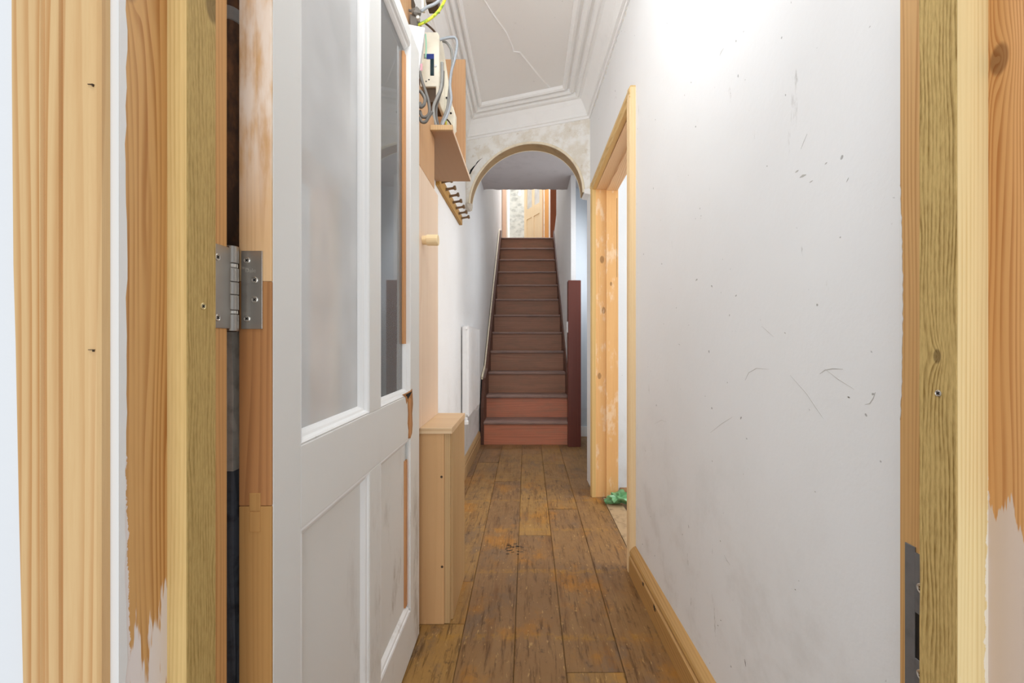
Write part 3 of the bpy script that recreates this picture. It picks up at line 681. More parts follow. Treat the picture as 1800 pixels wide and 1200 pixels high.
dp('bottom_rail', A0, C0, ZB, 0.150, m_doorpaint)
dp('muntin', A1, B0, 0.793, 1.835, m_doorpaint)
dp('muntin', A1, B0, 0.150, 0.667, m_doorpaint)
dp('raw_edge', -0.0005, 0.0035, 1.03, ZT, m_edge_hi, 0.0005, TH-0.0005, 0.001, label='bare pale wood on the door edge')
dp('raw_edge', -0.0005, 0.0035, 0.731, 1.0298, m_edge_mid, 0.0005, TH-0.0005, 0.001, label='bare brown wood on the door edge below the hinge')
dp('raw_edge', -0.0005, 0.0035, ZB, 0.7305, m_edge_lo, 0.0005, TH-0.0005, 0.001, label='bare ochre wood at the foot of the door edge')
dp('tenon', -0.0016, 0.003, 0.7245, 0.7485, m_edge_lo, 0.0145, 0.0295, 0.001, label='end of a through tenon')
dp('tenon', -0.0016, 0.003, 0.6965, 0.7235, m_edge_lo, 0.0145, 0.0295, 0.001)
for a, b, z0, z1 in ((A0, A1, 0.793, 1.835), (B0, B1, 0.793, 1.835)):
    dp('glass_pane', a-0.004, b+0.004, z0-0.004, z1+0.004, m_glass if a == A0 else m_glass3, 0.0205, 0.0240, 0)
    for side in (0, 1):                 # putty side beads behind the glass
        yb0, yb1 = (0.0243, 0.040)
        bm = bmesh.new()
        for q0, q1, w0, w1 in ((a, a+0.014, z0, z1), (b-0.014, b, z0, z1), (a+0.014, b-0.014, z0, z0+0.014), (a+0.014, b-0.014, z1-0.014, z1)):
            box(bm, q0, q1, yb0, yb1, w0, w1)
    obj('back_bead', bm, m_bead_w, door, local=True, kind='stuff')
BP = [(0.0, 0.0202), (0.0, 0.0020), (0.0030, 0.0005), (0.0062, 0.0030), (0.0085, 0.0085), (0.0125, 0.0105), (0.0165, 0.0160), (0.0180, 0.0202)]
def vbead(s, sgn, z0, z1, **k): return obj('bead', prism(BP, lambda u, v, t: (s+sgn*u, v, t), z0, z1), m_bead_w, door, local=True, **k)
def hbead(z, sgn, s0, s1, **k): return obj('bead', prism(BP, lambda u, v, t: (t, v, z+sgn*u), s0, s1), m_bead_w, door, local=True, **k)
vbead(A0, 1, 0.793, 1.835); vbead(A1, -1, 0.793, 1.835); hbead(0.793, 1, A0, A1); hbead(1.835, -1, A0, A1)
vbead(B0, 1, 0.793, 1.835); hbead(0.793, 1, B0, B1); hbead(1.835, -1, B0, B1+0.012); vbead(B1, -1, 0.793, 0.943)
dp('bare_rebate', 0.678, 0.7001, 0.943, 1.800, m_raw, 0.0135, 0.0200, 0, label='bare brown wood where a glazing bead is missing')
obj('splintered_edge', prism([(0.626, 0.801), (0.646, 0.790), (0.653, 0.772), (0.664, 0.781), (0.671, 0.742), (0.667, 0.712), (0.676, 0.690), (0.672, 0.668), (0.694, 0.664), (0.712, 0.675), (0.719, 0.700), (0.714, 0.733), (0.723, 0.762), (0.718, 0.790), (0.7125, 0.808), (0.690, 0.802)], lambda u, v, t: (u, t, v), -0.0012, 0.004), m_splinter, door, local=True, label='splintered brown hole where the old lock was')
obj('splintered_edge', prism([(0.674, 0.765), (0.681, 0.700), (0.679, 0.672), (0.692, 0.670), (0.699, 0.705), (0.694, 0.745), (0.699, 0.778), (0.684, 0.784)], lambda u, v, t: (u, t, v), -0.0030, 0.0), m_raw, door, local=True)
obj('splintered_edge', prism([(0.640, 0.799), (0.660, 0.790), (0.664, 0.784), (0.690, 0.792), (0.708, 0.801), (0.690, 0.800)], lambda u, v, t: (u, t, v), -0.0020, 0.0), m_void, door, local=True)
for a, b in ((A0, A1), (B0, B1)):
    dp('panel', a-0.003, b+0.003, 0.147, 0.670, m_doorpaint, 0.0135, 0.030, 0)
PP = [(0.0, 0.0136), (0.0, 0.0012), (0.004, 0.0006), (0.0065, 0.0036), (0.012, 0.0055), (0.0165, 0.0100), (0.020, 0.0136)]
def moul(fn, a, b, mat=m_bead_w): obj('moulding', prism(PP, fn, a, b), mat, door, local=True)
for a, b, right in ((A0, A1, True), (B0, B1, False)):
    moul(lambda u, v, t: (a+u, v, t), 0.150, 0.667)
    if right: moul(lambda u, v, t: (b-u, v, t), 0.150, 0.667)
    moul(lambda u, v, t: (t, v, 0.150+u), a, b-(0 if right else 0.006)); moul(lambda u, v, t: (t, v, 0.667-u), a, b)
dp('bare_strip', 0.676, 0.7002, 0.172, 0.600, m_raw, 0.0085, 0.0140, 0, label='bare brown strip where a panel moulding is missing')
bm = bmesh.new(); rows = []
for k in range(30):      # torn paint lip on the lock stile
    z = 0.16+0.50*k/29; wv = 0.009+0.004*noise.noise(Vector((z*11, 3, 0)))
    rows.append([(0.7005, 0.001, z), (0.7005-wv, 0.0035, z), (0.7005-wv*0.6, 0.009, z), (0.7005, 0.010, z)])
loft(bm, rows); obj('torn_paint', bm, m_bead_w, door, local=True)

# ------------------------------------------------------------------ hinge
hg = empty('butt_hinge', (-0.3862, 0.5565, 0.964), label='satin steel ball bearing butt hinge joining the white door to the lining', cat='hinge')
Z0, Z1 = 0.9665, 1.0705
lf = obj('leaf', bx(-0.381, -0.3530, 0.5666, 0.5690, Z0, Z1), m_metal, hg, bevel=0.0004)
lf2 = obj('leaf', bx(-0.3850, -0.3832, 0.505, 0.5525, Z0, Z1), m_metal, hg, bevel=0.0004)
def hp(px, py): 
    p = at(px, py, 0.5665); return (p.x, 0.5664, p.z)
for q in ((434.5, 457.5), (448, 492), (448, 526.5), (434.5, 560)):
    s_, b_ = screw(lf, hp(*q), (0, -1, 0), 0.0043, m_screw); obj('cross_slot', b_, m_black, lf)
for z in (CH+148*0.528/F, CH+42*0.528/F):
    s_, b_ = screw(lf2, (-0.3832, 0.5265, z), (1, 0, 0), 0.0043, m_screw); obj('cross_slot', b_, m_black, lf2)
kz = [(433, 463, 0.0078), (463.5, 471, 0.0070), (471.5, 495.5, 0.0078), (496, 518, 0.0078), (518.5, 545, 0.0078), (545.5, 552, 0.0070), (552.5, 582, 0.0078)]
for a, b, r in kz:
    za, zb = CH+(CY-b)*0.5565/F, CH+(CY-a)*0.5565/F; h = zb-za
    obj('bearing' if r < 0.0075 else 'knuckle', turned((-0.3862, 0.5565, za), (0, 0, 1), [(0, r*0.9), (0.0006, r), (h-0.0006, r), (h, r*0.9)], 24), m_screw if r < 0.0075 else m_metal, hg, smooth=False)
obj('pin', turned((-0.3862, 0.5565, 0.9625), (0, 0, 1), [(0, 0.005), (0.001, 0.006), (0.111, 0.006), (0.112, 0.005)], 20), m_metal_d, hg)
cu = bpy.data.curves.new('maker_mark', 'FONT'); cu.body = 'Dale'; cu.size = 0.0078; cu.extrude = 0.00012; cu.align_x = 'CENTER'
tmp = bpy.data.objects.new('tmp', cu); C.objects.link(tmp)
dg = bpy.context.evaluated_depsgraph_get(); me = bpy.data.meshes.new_from_object(tmp.evaluated_get(dg)); bpy.data.objects.remove(tmp)
mk = bpy.data.objects.new('maker_mark', me); C.objects.link(mk); me.materials.clear(); me.materials.append(m_screw)
mk.parent = hg; p = at(440, 478.5, 0.5662); mk.location = Vector((p.x, 0.5664, p.z))-wl(hg); mk.rotation_euler = (math.pi/2, 0, 0)

# ------------------------------------------------------------------ right skirting and side doorway casing
def skirt(y0, y1, xf, sgn, h, th, mat, name, label):
    pr_ = [(0, 0), (th, 0), (th, h*0.62), (th*0.80, h*0.66), (th*0.86, h*0.72), (th*0.92, h*0.78), (th*0.80, h*0.86), (th*0.50, h*0.93), (th*0.25, h*0.98), (0, h)]
    bm = bmesh.new(); loft(bm, [[(xf(y)+sgn*u, y, v) for u, v in pr_] for y in (y0, y1)])
    return obj(name, bm, mat, label=label, **ST)
sk = skirt(0.548, 1.742, XR, -1, 0.115, 0.028, m_skirt, 'baseboard_right', 'moulded pine baseboard along the foot of the right wall')
for (px, py) in ((1130.5, 1026), (1151, 1070), (1150, 1066)):
    y = (0.4644-0.0)/((px-CX)/F+0.03); bm = bx(XR(y)-0.0292, XR(y)-0.0275, y-0.006, y+0.006, CH+(CY-py)*y/F-0.005, CH+(CY-py)*y/F+0.005)
    obj('nail_hole', bm, m_black, sk)
skl = skirt(1.74, 3.90, lambda y: XL, 1, 0.135, 0.018, m_boxs, 'baseboard_left', 'dull brown baseboard along the left wall before the stairs')
# architrave legs (hall face at XR-0.027), head sloping slightly
def casing(y0, y1, z0, z1, name, label, mat, far):
    bm = bmesh.new(); d = 0.027
    x = lambda y: XR(y)
    yo, yi = (y0, y1) if not far else (y1, y0)
    s = 1 if not far else -1
    pr_ = [(0, 0.0), (0, 0.020), (0.004, 0.024), (0.016, d), (0.030, d), (0.036, 0.023), (0.040, 0.022), (0.044, 0.025), (abs(y1-y0), 0.022), (abs(y1-y0), 0.0)]
    loft(bm, [[(x(yo+s*u)-v, yo+s*u, z) for u, v in pr_] for z in (z0, z1)])
    return obj(name, bm, mat, label=label, **ST)
casing(1.742, 1.797, 0.0, 1.990, 'trim_8', 'pale pine casing standing at the near side of the side doorway', m_arch_near, False)
casing(2.602, 2.655, 0.0, 1.925, 'trim_9', 'moulded pine casing at the far side of the side doorway', m_arch_far, True)
bm = bmesh.new(); rings = []
for y, zt2 in ((1.744, 1.997), (2.656, 1.930)):
    pr_ = [(0, 0.0), (0, 0.020), (-0.004, 0.024), (-0.016, 0.027), (-0.030, 0.027), (-0.036, 0.023), (-0.040, 0.022), (-0.044, 0.025), (-0.056, 0.022), (-0.056, 0.0)]
    rings.append([(XR(y)-v, y, zt2+u) for u, v in pr_])
loft(bm, rings); obj('trim_10', bm, m_head, label='sloping pine head casing over the side doorway', **ST)
fr_ = obj('trim_11', bx(0.409, 0.549, 2.605, 2.632, 0.0, 1.885), m_frame, bevel=0.001, label='knotty pine lining at the far side of the side doorway', **ST)
obj('stop_strip', bx(0.476, 0.549, 2.592, 2.606, 0.0, 1.874), m_frame, fr_, bevel=0.001)
obj('hinge_slot', bx(0.5395, 0.5415, 2.5914, 2.594, 1.34, 1.82), m_brown, fr_)
bm = bmesh.new(); loft(bm, [[(XR(y)+0.002, y, z), (XR(y)+0.13, y, z), (XR(y)+0.13, y, z+0.025), (XR(y)+0.002, y, z+0.025)] for y, z in ((1.797, 1.932), (2.632, 1.876))])
hl = obj('trim_12', bm, m_head2, label='pale pine head lining inside the side doorway', **ST)
bm = bmesh.new(); loft(bm, [[(XR(y)+0.064, y, z-0.012), (XR(y)+0.13, y, z-0.012), (XR(y)+0.13, y, z), (XR(y)+0.064, y, z)] for y, z in ((1.797, 1.932), (2.605, 1.878))])
obj('stop_strip', bm, m_head2, hl, bevel=0.001)
obj('trim_13', bx(XR(1.79)+0.003, XR(1.79)+0.13, 1.7975, 1.815, 0.0, 1.93), m_frame, label='pine lining at the near side of the side doorway, mostly hidden', **ST)
# green bag, cable on the side room wall
bm = lump((0.535, 2.50, 0.036), 0.058, 4.0, (1.15, 0.7, 0.6), 3, 0.9)
bg = obj('plastic_bag', bm, m_bag, smooth=False, label='crumpled green plastic bag lying in the side doorway', cat='bag')
bm = tb([at(1097, 782, 2.89), at(1091, 787, 2.89), at(1089, 793, 2.89), at(1093, 797, 2.89), at(1096, 800, 2.89), at(1092, 804, 2.895), at(1100, 812, 2.895)], 0.004, 8)
obj('loose_cable', bm, m_grey_d, smooth=True, label='curled dark cable against the side room wall', cat='cable')

# ------------------------------------------------------------------ plywood boxing behind the door
pb = empty('plywood_panel', (-0.36, 1.55, 0.65), label='tall pale plywood panel boxing the left wall behind the door', cat='panel')
obj('lower_board', bx(-0.378, -0.360, 1.30, 1.709, 0.6615, 1.535), m_ply, pb, bevel=0.001)
obj('upper_board', bx(-0.377, -0.3595, 1.30, 1.640, 1.5355, 1.80), m_ply_d, pb, bevel=0.0005, label='darker tan upper board')
bm = bmesh.new(); box(bm, -0.45, -0.378, 1.69, 1.705, 0.6615, 1.52); obj('side_board', bm, m_ply, pb)
obj('knob', turned((-0.3605, 1.46, CH+178*1.46/F), (1, 0, 0), [(0, 0.0150), (0.014, 0.0160), (0.016, 0.0185), (0.051, 0.0188), (0.054, 0.0170)], 24), m_dowel, pb, smooth=False, label='round pale wooden knob')
lb = empty('boxed_pipe_casing', (-0.35, 1.58, 0), label='low brown wooden box standing on the floor behind the door', cat='box')
obj('front_board', bx(-0.445, -0.282, 1.434, 1.450, 0.0, 0.640), m_boxf, lb, bevel=0.001)
obj('corner_batten', bx(-0.2818, -0.2625, 1.438, 1.460, 0.0, 0.640), m_boxs, lb, bevel=0.001)
obj('side_board', bx(-0.276, -0.2565, 1.460, 1.725, 0.0, 0.640), m_boxs, lb, bevel=0.001)
obj('top_board', bx(-0.445, -0.2545, 1.430, 1.727, 0.640, 0.661), m_boxt, lb, bevel=0.0015)
for (px, py) in ((776, 838), (777, 996)):
    p = at(px, py, 1.4335); obj('screw_hole', turned((p.x, 1.4342, p.z), (0, -1, 0), [(0, 0.0045), (0.0008, 0.004)], 12), m_brown, lb)

# ------------------------------------------------------------------ meter cupboard and electrics
mc = empty('meter_cupboard', (-0.36, 1.8, 1.73), label='open plywood meter cupboard fixed high on the left wall', cat='cupboard')
obj('bottom_board', prism([(-0.3585, 1.577), (-0.2795, 1.577), (-0.2795, 2.075), (-0.448, 2.075), (-0.448, 1.642), (-0.3585, 1.642)], lambda x, y, t: (x, y, t), 1.728, 1.736), m_ply_b, mc)
obj('edge_lipping', bx(-0.2795, -0.2765, 1.577, 2.055, 1.7275, 1.7365), m_ply, mc)
obj('front_lipping', bx(-0.3585, -0.2765, 1.566, 1.577, 1.727, 1.745), m_boxs, mc)
obj('end_board', bx(-0.448, -0.3000, 2.045, 2.060, 1.737, 2.302), m_ply_d, mc, bevel=0.0005)
obj('back_board', bx(-0.4495, -0.438, 1.45, 2.045, 1.737, 2.25), m_ply_d, mc)
wbx = empty('isolator_box', (-0.40, 1.5, 1.9), label='light grey isolator box hanging nearest above the door', cat='box')
bm = bmesh.new(); loft(bm, [[(-0.438, 1.50, 1.905), (-0.382, 1.50, 1.905), (-0.361, 1.50, 2.055), (-0.438, 1.50, 2.070)], [(-0.438, 1.60, 1.905), (-0.412, 1.60, 1.905), (-0.389, 1.60, 2.055), (-0.438, 1.60, 2.070)]])
obj('casing', bm, m_lgrey, wbx, bevel=0.004)
p = at(741, 118, 1.499); obj('sticker', bx(p.x-0.004, p.x+0.003, 1.4985, 1.5, p.z-0.012, p.z+0.012), m_redlab, wbx, label='faded red sticker')
cu_ = empty('consumer_unit', (-0.38, 1.75, 1.92), label='cream consumer unit with blue label in the meter cupboard', cat='fuse box')
def unit(x0, x1, y0, y1, z0, z1, cut):
    pr_ = [(x0, z0), (x1, z0), (x1, z1-cut), (x1-cut*0.6, z1), (x0+0.006, z1), (x0, z1-0.01)]
    return prism(pr_, lambda x, z, t: (x, t, z), y0, y1)
Yu = 1.68
X = lambda px: (px-CX)*Yu/F
Z = lambda py: CH+(CY-py)*Yu/F
obj('casing', unit(X(738), X(772), Yu, 1.79, Z(152), Z(56), 0.012), m_cream, cu_, bevel=0.003)
obj('terminal_cover', bx(X(766), X(772), Yu, 1.79, Z(178), Z(151)), m_cream, cu_, bevel=0.003)
obj('dark_hollow', bx(X(744), X(766), Yu+0.012, 1.80, Z(177), Z(150)), m_brown, cu_, bevel=0.002)  # dark block standing in for the shaded open hollow below the unit
obj('blue_label', bx(X(750), X(763), Yu-0.0015, Yu, Z(104), Z(95)), m_bluelab, cu_)
obj('grey_label', bx(X(745), X(750), Yu-0.0015, Yu, Z(103), Z(95)), m_grey, cu_)
obj('dark_window', bx(X(756.5), X(763), Yu-0.002, Yu, Z(133), Z(104)), m_darklab, cu_)
for q in ((754, 140), (749, 143)):
    obj('screw_hole', turned((X(q[0]), Yu, Z(q[1])), (0, -1, 0), [(0, 0.003), (0.001, 0.0025)], 10), m_black, cu_)
obj('button', turned((X(766), Yu, Z(116)), (0, -1, 0), [(0, 0.005), (0.004, 0.0045)], 14), m_lgrey, cu_)
mb = empty('meter_board', (-0.37, 1.9, 1.75), label='cream painted wooden board behind the looped cables', cat='board')
bm = bmesh.new(); loft(bm, [[at(769, 72, 1.80), at(776, 68, 1.80), at(801, 226, 1.80), at(794, 230, 1.80), at(768, 178, 1.80)], [at(769, 72, 1.80)+Vector((-0.01, 0.03, 0)), at(776, 68, 1.80)+Vector((0, 0.03, 0)), at(801, 226, 1.80)+Vector((0, 0.03, 0)), at(794, 230, 1.80)+Vector((0, 0.03, 0)), at(768, 178, 1.80)+Vector((-0.01, 0.03, 0))]])
obj('board', bm, m_cream, mb, bevel=0.002)
for q in ((774, 122), (772.5, 138), (773, 143), (779, 160), (785, 172), (787, 180)):
    p = at(q[0], q[1], 1.798); obj('screw_hole', turned(p, (0, -1, 0), [(0, 0.0042), (0.002, 0.0036)], 10), m_black, mb)
jb = empty('junction_box', (-0.35, 1.9, 1.9), label='small cream junction box at the bottom of the meter board', cat='box')
Yj = 1.76
bm = prism([((px-CX)*Yj/F, CH+(CY-py)*Yj/F) for px, py in ((784, 226), (797, 226), (799, 215), (799, 196), (796, 186), (791, 188), (784, 196))], lambda x, z, t: (x, t, z), Yj, Yj+0.05)
obj('casing', bm, m_cream, jb, bevel=0.003)
p = at(792.5, 199, Yj); obj('screw_hole', turned(p, (0, -1, 0), [(0, 0.0045), (0.002, 0.004)], 10), m_black, jb)
cl = empty('meter_tail_clamp', (-0.40, 1.55, 2.1), label='grey brown cable clamp block over the isolator box', cat='clamp')
obj('block', lump(at(732, 22, 1.56), 0.019, 1.0, (1, 0.8, 0.9), 2, 0.5), m_grey_d, cl); obj('block', bx(at(720, 0, 1.56).x, at(734, 0, 1.56).x, 1.56, 1.62, at(0, 44, 1.56).z, at(0, 24, 1.56).z), m_grey_d, cl, bevel=0.003)
obj('brass_terminal', turned(at(736, 34, 1.55), (0, -1, 0), [(0, 0.007), (0.012, 0.006)], 12), m_screw, cl)
obj('gland', bx(at(741, 0, 1.58).x, at(745, 0, 1.58).x, 1.58, 1.60, at(0, 16, 1.58).z, at(0, -8, 1.58).z), m_cream, cl)
fb = empty('service_fuse', (-0.42, 1.6, 2.2), label='dark brown service fuse at the top of the meter cupboard', cat='fuse')
obj('body', bx(-0.437, at(718, 0, 1.60).x, 1.60, 1.66, at(0, 12, 1.60).z, at(0, -14, 1.60).z), m_brown, fb, bevel=0.003)
obj('cap', bx(at(748, 0, 1.60).x, at(768, 0, 1.60).x, 1.60, 1.66, at(0, 3, 1.60).z, at(0, -20, 1.60).z), m_brown, fb, bevel=0.003)
G = 'loose cables of the meter cupboard'
def cable(name, path, Y, r, mat, label, dY=()):
    pts = [at(px, py, Y+(dY[i] if i < len(dY) else 0)) for i, (px, py) in enumerate(path)]
    o = obj(name, tb(pts, r, 8, 5), mat, smooth=True); tag(o, label, 'cable', G); return o
cable('earth_cable', [(786, -12), (781, 2), (772, 18), (760, 30), (746, 39), (734, 44)], 1.57, 0.0052, m_earth, 'green and yellow striped earth cable curving over the isolator box')
cable('twin_cable', [(773, 70), (780, 68), (790, 66), (799, 66), (803, 72), (803, 84), (799, 105), (793, 128), (791, 150), (793, 175), (787, 200), (779, 216), (776, 226)], 1.66, 0.0052, m_greyblue, 'pale grey cable looping out right from the meter board')
cable('twin_cable', [(778, 72), (786, 76), (793, 88), (795, 110), (792, 140), (789, 165), (786, 190), (777, 214), (774, 224)], 1.68, 0.0050, m_grey, 'grey cable hanging just inside the outermost loop')
cable('twin_cable', [(777, 110), (777, 135), (775, 155), (768, 172), (762, 188), (763, 207), (767, 222), (773, 229)], 1.64, 0.0062, m_grey, 'thick grey cable bending down in front of the consumer unit')
cable('twin_cable', [(779, 125), (778, 150), (772, 170), (767, 190), (768, 210), (774, 227), (777, 219)], 1.66, 0.0050, m_grey_d, 'darker grey cable twisted beside the thick one')
cable('meter_tail', [(738, 126), (741, 140), (747, 158), (753, 178), (755, 196), (750, 205), (742, 205), (738, 195)], 1.40, 0.0052, m_grey_d, 'stiff grey meter tail looping below the isolator box')
cable('meter_tail', [(738, 206), (741, 214), (748, 214), (754, 205), (760, 196)], 1.40, 0.0050, m_grey_d, 'lowest grey meter tail curling against the tan board')
cable('meter_tail', [(738, 160), (742, 164), (747, 174), (745, 184), (739, 188), (738, 180)], 1.39, 0.0055, m_grey_d, 'coiled grey meter tail beside the white door top')
cable('bonding_cable', [(740, 20), (750, 13), (762, 8), (772, 1), (780, -10)], 1.58, 0.0055, m_greyblue, 'blue grey cable rising to the right above the clamp')
cable('bonding_cable', [(708, 15), (718, 18), (728, 21)], 1.57, 0.0045, m_grey_d, 'short dark cable running left from the clamp')
cable('bonding_cable', [(746, 40), (754, 46), (764, 56), (770, 68), (772, 74)], 1.70, 0.0040, m_brown, 'thin brown cable above the consumer unit')
cable('thin_wire', [(748, 60), (749, 75), (749, 90), (748, 102)], 1.62, 0.0026, m_mint, 'thin mint green wire between isolator box and consumer unit')
cable('thin_wire', [(783, 208), (788, 212), (792, 218), (794, 226)], 1.74, 0.0028, m_brown, 'thin brown wire across the junction box')
cable('thin_wire', [(783, 204), (784, 214), (784, 224)], 1.74, 0.0032, m_earth, 'short yellow wire beside the junction box')

# ------------------------------------------------------------------ peg rail
pr = empty('peg_rail', (XL, 2.45, 1.742), label='pine peg rail with seven pegs on the left wall', cat='coat rack')
obj('rail', bx(XL, XL+0.020, 2.08, 2.80, 1.712, 1.772), m_peg, pr, bevel=0.003)
for k in range(7):
    y = 2.13+0.104*k
    obj('peg', turned((XL+0.018, y, 1.745), (1, 0, 0.18), [(0, 0.009), (0.004, 0.0075), (0.030, 0.006), (0.042, 0.007), (0.047, 0.012), (0.054, 0.012), (0.057, 0.009)], 14), m_pegdark, pr)

# ------------------------------------------------------------------ radiator
rd = empty('radiator', (-0.42, 3.14, 0.43), label='white panel radiator on the left wall by the stairs', cat='radiator')
bm = bmesh.new(); y0, y1 = 2.87, 3.52; nn = 14; out = [(-0.432, y0)]
for k in range(nn):
    a, b = y0+(y1-y0)*k/nn, y0+(y1-y0)*(k+1)/nn; d = b-a
    out += [(-0.402, a+d*0.10), (-0.396, a+d*0.28), (-0.396, a+d*0.72), (-0.402, a+d*0.90)]
out += [(-0.432, y1)]
loft(bm, [[(x, y, z) for x, y in out] for z in (0.445, 1.045)])
obj('front_panel', bm, m_rad, rd)
obj('top_grille', bx(-0.436, -0.398, y0+0.01, y1-0.01, 1.040, 1.056), m_rad, rd, bevel=0.003)
obj('end_seam', bx(-0.416, -0.410, y0-0.004, y1+0.004, 0.435, 1.050), m_rad, rd, bevel=0.002)
for ya in (y0-0.003, y1-0.003): obj('side_panel', bx(-0.4420, -0.397, ya, ya+0.006, 0.445, 1.050), m_rad, rd, bevel=0.001)
for z in (0.98, 0.52): obj('wall_bracket', bx(-0.443, -0.430, 2.95, 2.98, z, z+0.05), m_rad, rd)
vv = obj('valve', turned((-0.413, 2.85, 0.395), (0, 0, 1), [(0, 0.014), (0.004, 0.018), (0.024, 0.018), (0.03, 0.010), (0.05, 0.010)], 16), m_rad, rd)
obj('valve_tail', tb([(-0.413, 2.85, 0.44), (-0.413, 2.875, 0.455)], 0.009, 10, 1), m_screw, rd)
obj('bleed_valve', turned((-0.413, 2.872, 1.035), (0, -1, 0), [(0, 0.008), (0.016, 0.007), (0.018, 0.004)], 12), m_rad, rd)
obj('valve', turned((-0.413, 3.54, 0.425), (0, 0, 1), [(0, 0.012), (0.03, 0.014), (0.05, 0.010)], 12), m_rad, rd)
obj('feed_pipe', tb([(-0.413, 3.54, 0.43), (-0.414, 3.545, 0.40), (-0.422, 3.548, 0.385), (-0.442, 3.55, 0.38)], 0.0075, 10), m_rad, rd)

# ------------------------------------------------------------------ stairs
stc = empty('staircase', (0, 3.91, 0), label='steep wooden staircase with dark red stain climbing to the landing', cat='stairs')
RI, GO, D0 = 0.2119, 0.2385, 3.91
for k in range(1, 13):
    yn = D0+(k-1)*GO
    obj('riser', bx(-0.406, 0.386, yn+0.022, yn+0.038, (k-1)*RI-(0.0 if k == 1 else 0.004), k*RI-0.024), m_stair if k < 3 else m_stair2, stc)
    dep = GO+0.024 if k < 12 else 0.10
    bm = bmesh.new(); pr_ = [(0.004, -0.024), (0.0, -0.018), (0.0, -0.007), (0.005, -0.001), (0.012, 0.0), (dep, 0.0), (dep, -0.024)]
    loft(bm, [[(x, yn+u, k*RI+v) for u, v in pr_] for x in (-0.406, 0.386)])
    obj('tread', bm, m_tread, stc)
zn = lambda y: RI+(y-D0)*RI/GO
def string(x0, x1, up, end):
    poly = [(3.925 if x0 < 0 else 3.96, 0.0), (3.925 if x0 < 0 else 3.96, 0.34 if x0 < 0 else 0.30), (4.07, 0.60 if x0 < 0 else zn(4.07)+up), (4.30, zn(4.30)+up+0.01), (end, zn(end)+up), (end, zn(end)-0.30), (4.35, 0.0)]
    return prism(poly, lambda y, z, t: (t, y, z), x0, x1)
obj('string', string(-0.435, -0.405, 0.11, 6.53), m_string, stc, label='dark string board along the left wall')
obj('string', string(0.385, 0.3995, 0.11, 6.53), m_string, stc, label='dark string board along the right partition')
bm = bmesh.new(); rings = []
for k in range(30):
    y = 4.05+(6.53-4.05)*k/29; z = (zn(y)+0.118) if y > 4.3 else 0.60+(zn(4.3)+0.128-0.60)*(y-4.05)/0.25; j = 0.004*noise.noise(Vector((y*9, 0, 3)))
    rings.append([(-0.442, y, z-0.01), (-0.428, y, z-0.01), (-0.430, y, z+0.014+j), (-0.442, y, z+0.022+j)])
loft(bm, rings); obj('plaster_edge', bm, m_bead, stc, label='rough cream plaster edge over the left string')
nw = obj('newel_post', bx(0.363, 0.478, 3.842, 3.957, 0.0, 1.502), m_newel, stc, bevel=0.004, label='plain dark mahogany newel post')
obj('bracket', bx(0.352, 0.364, 3.86, 3.90, 1.03, 1.13), m_rad, nw, bevel=0.003, label='small white bracket on the post')
top = obj('newel_post', bx(0.350, 0.446, 6.62, 6.72, 2.541, 3.95), m_redpost, stc, bevel=0.004, label='red brown newel post at the head of the stairs')

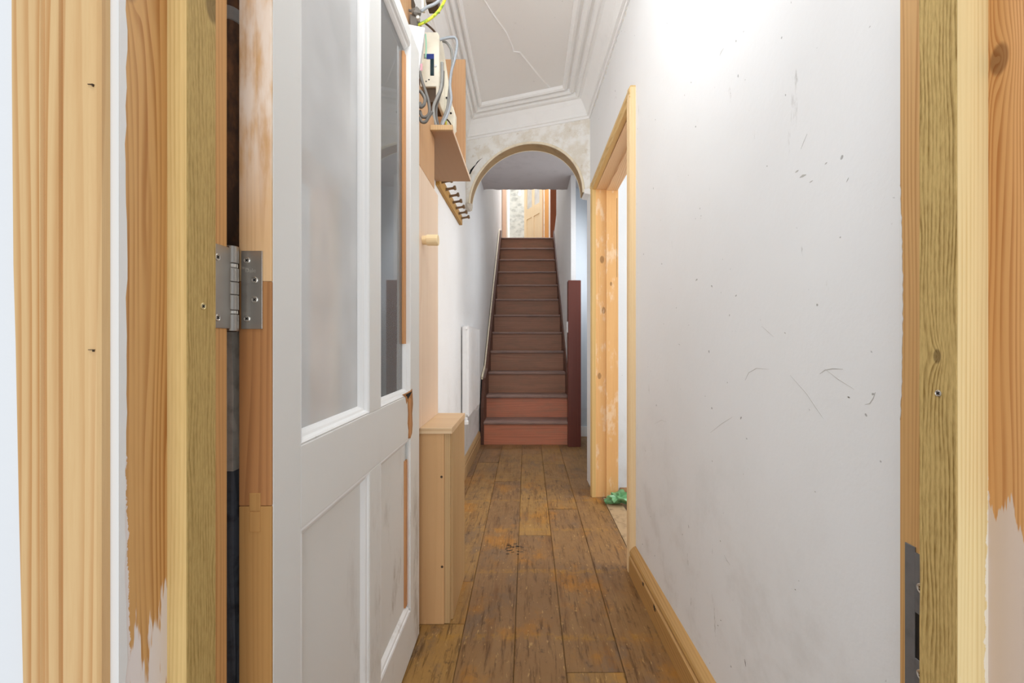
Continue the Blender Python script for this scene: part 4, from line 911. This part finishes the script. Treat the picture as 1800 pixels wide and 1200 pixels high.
# ------------------------------------------------------------------ landing door and room
ta = obj('trim_14', bx(-0.474, -0.402, 7.875, 7.90, 2.541, 4.62), m_landarch, bevel=0.004, label='pinkish wooden architrave left of the bedroom doorway upstairs', **ST)
tj = obj('trim_15', bx(0.310, 0.384, 7.885, 8.02, 2.541, 4.62), m_landjamb, bevel=0.003, label='orange pine jamb right of the bedroom doorway upstairs', **ST)
obj('trim_16', bx(-0.41, 0.384, 7.885, 8.02, 4.58, 4.66), m_landjamb, bevel=0.003, label='pine head over the bedroom doorway upstairs', **ST)
dr = empty('door_2', (0.300, 8.03, 2.55), math.atan2(0.53, -0.28), label='pale pine half glazed door ajar at the top of the stairs', **ST)
def d2(name, s0, s1, z0, z1, mat, y0=0.0, y1=0.04, bevel=0.002, **k): return obj(name, bx(s0, s1, y0, y1, z0, z1), mat, dr, local=True, bevel=bevel, **k)
W2 = 0.73
d2('hinge_stile', 0, 0.10, 0, 2.0, m_landdoor); d2('lock_stile', W2-0.10, W2, 0, 2.0, m_landdoor)
d2('muntin', 0.325, 0.405, 0.2, 0.84, m_landdoor); d2('muntin', 0.325, 0.405, 1.04, 1.9, m_landdoor)
d2('bottom_rail', 0.10, W2-0.10, 0, 0.2, m_landdoor); d2('lock_rail', 0.10, W2-0.10, 0.84, 1.04, m_landdoor); d2('top_rail', 0.10, W2-0.10, 1.9, 2.0, m_landdoor)
for a, b in ((0.10, 0.325), (0.405, W2-0.10)):
    d2('panel', a-0.003, b+0.003, 0.197, 0.843, m_landdoor, 0.015, 0.026, 0)
    d2('glass_pane', a-0.003, b+0.003, 1.037, 1.903, m_glass4, 0.018, 0.022, 0)
    obj('moulding', prism([(0, 0.015), (0, 0.003), (0.012, 0.006), (0.018, 0.015)], lambda u, v, t: (t, v, 0.84-u), a, b), m_landjamb, dr, local=True)
    obj('moulding', prism([(0, 0.015), (0, 0.003), (0.012, 0.006), (0.018, 0.015)], lambda u, v, t: (b-u, v, t), 0.2, 0.84), m_landjamb, dr, local=True)
lp = empty('pendant_bulb', tuple(at(913.5, 334, 9.0)), label='bare white light bulb hanging in the upstairs bedroom', cat='light bulb')
c = at(913.5, 341, 9.0)
obj('bulb', turned(c+Vector((0, 0, -0.035)), (0, 0, 1), [(0, 0.004), (0.006, 0.020), (0.020, 0.031), (0.038, 0.033), (0.056, 0.026), (0.075, 0.016), (0.085, 0.014)], 20), m_bulb, lp, smooth=True)
obj('lamp_holder', turned(c+Vector((0, 0, 0.05)), (0, 0, 1), [(0, 0.018), (0.03, 0.018), (0.05, 0.010)], 16), m_rad, lp)
obj('cord', tb([c+Vector((0, 0, 0.10)), (c.x, c.y, 5.0)], 0.004, 8, 1), m_rad, lp)
obj('ceiling.004', bx(-0.5, 1.6, 7.95, 9.7, 4.98, 5.0), m_ceil, label='white ceiling of the upstairs bedroom', **ST)
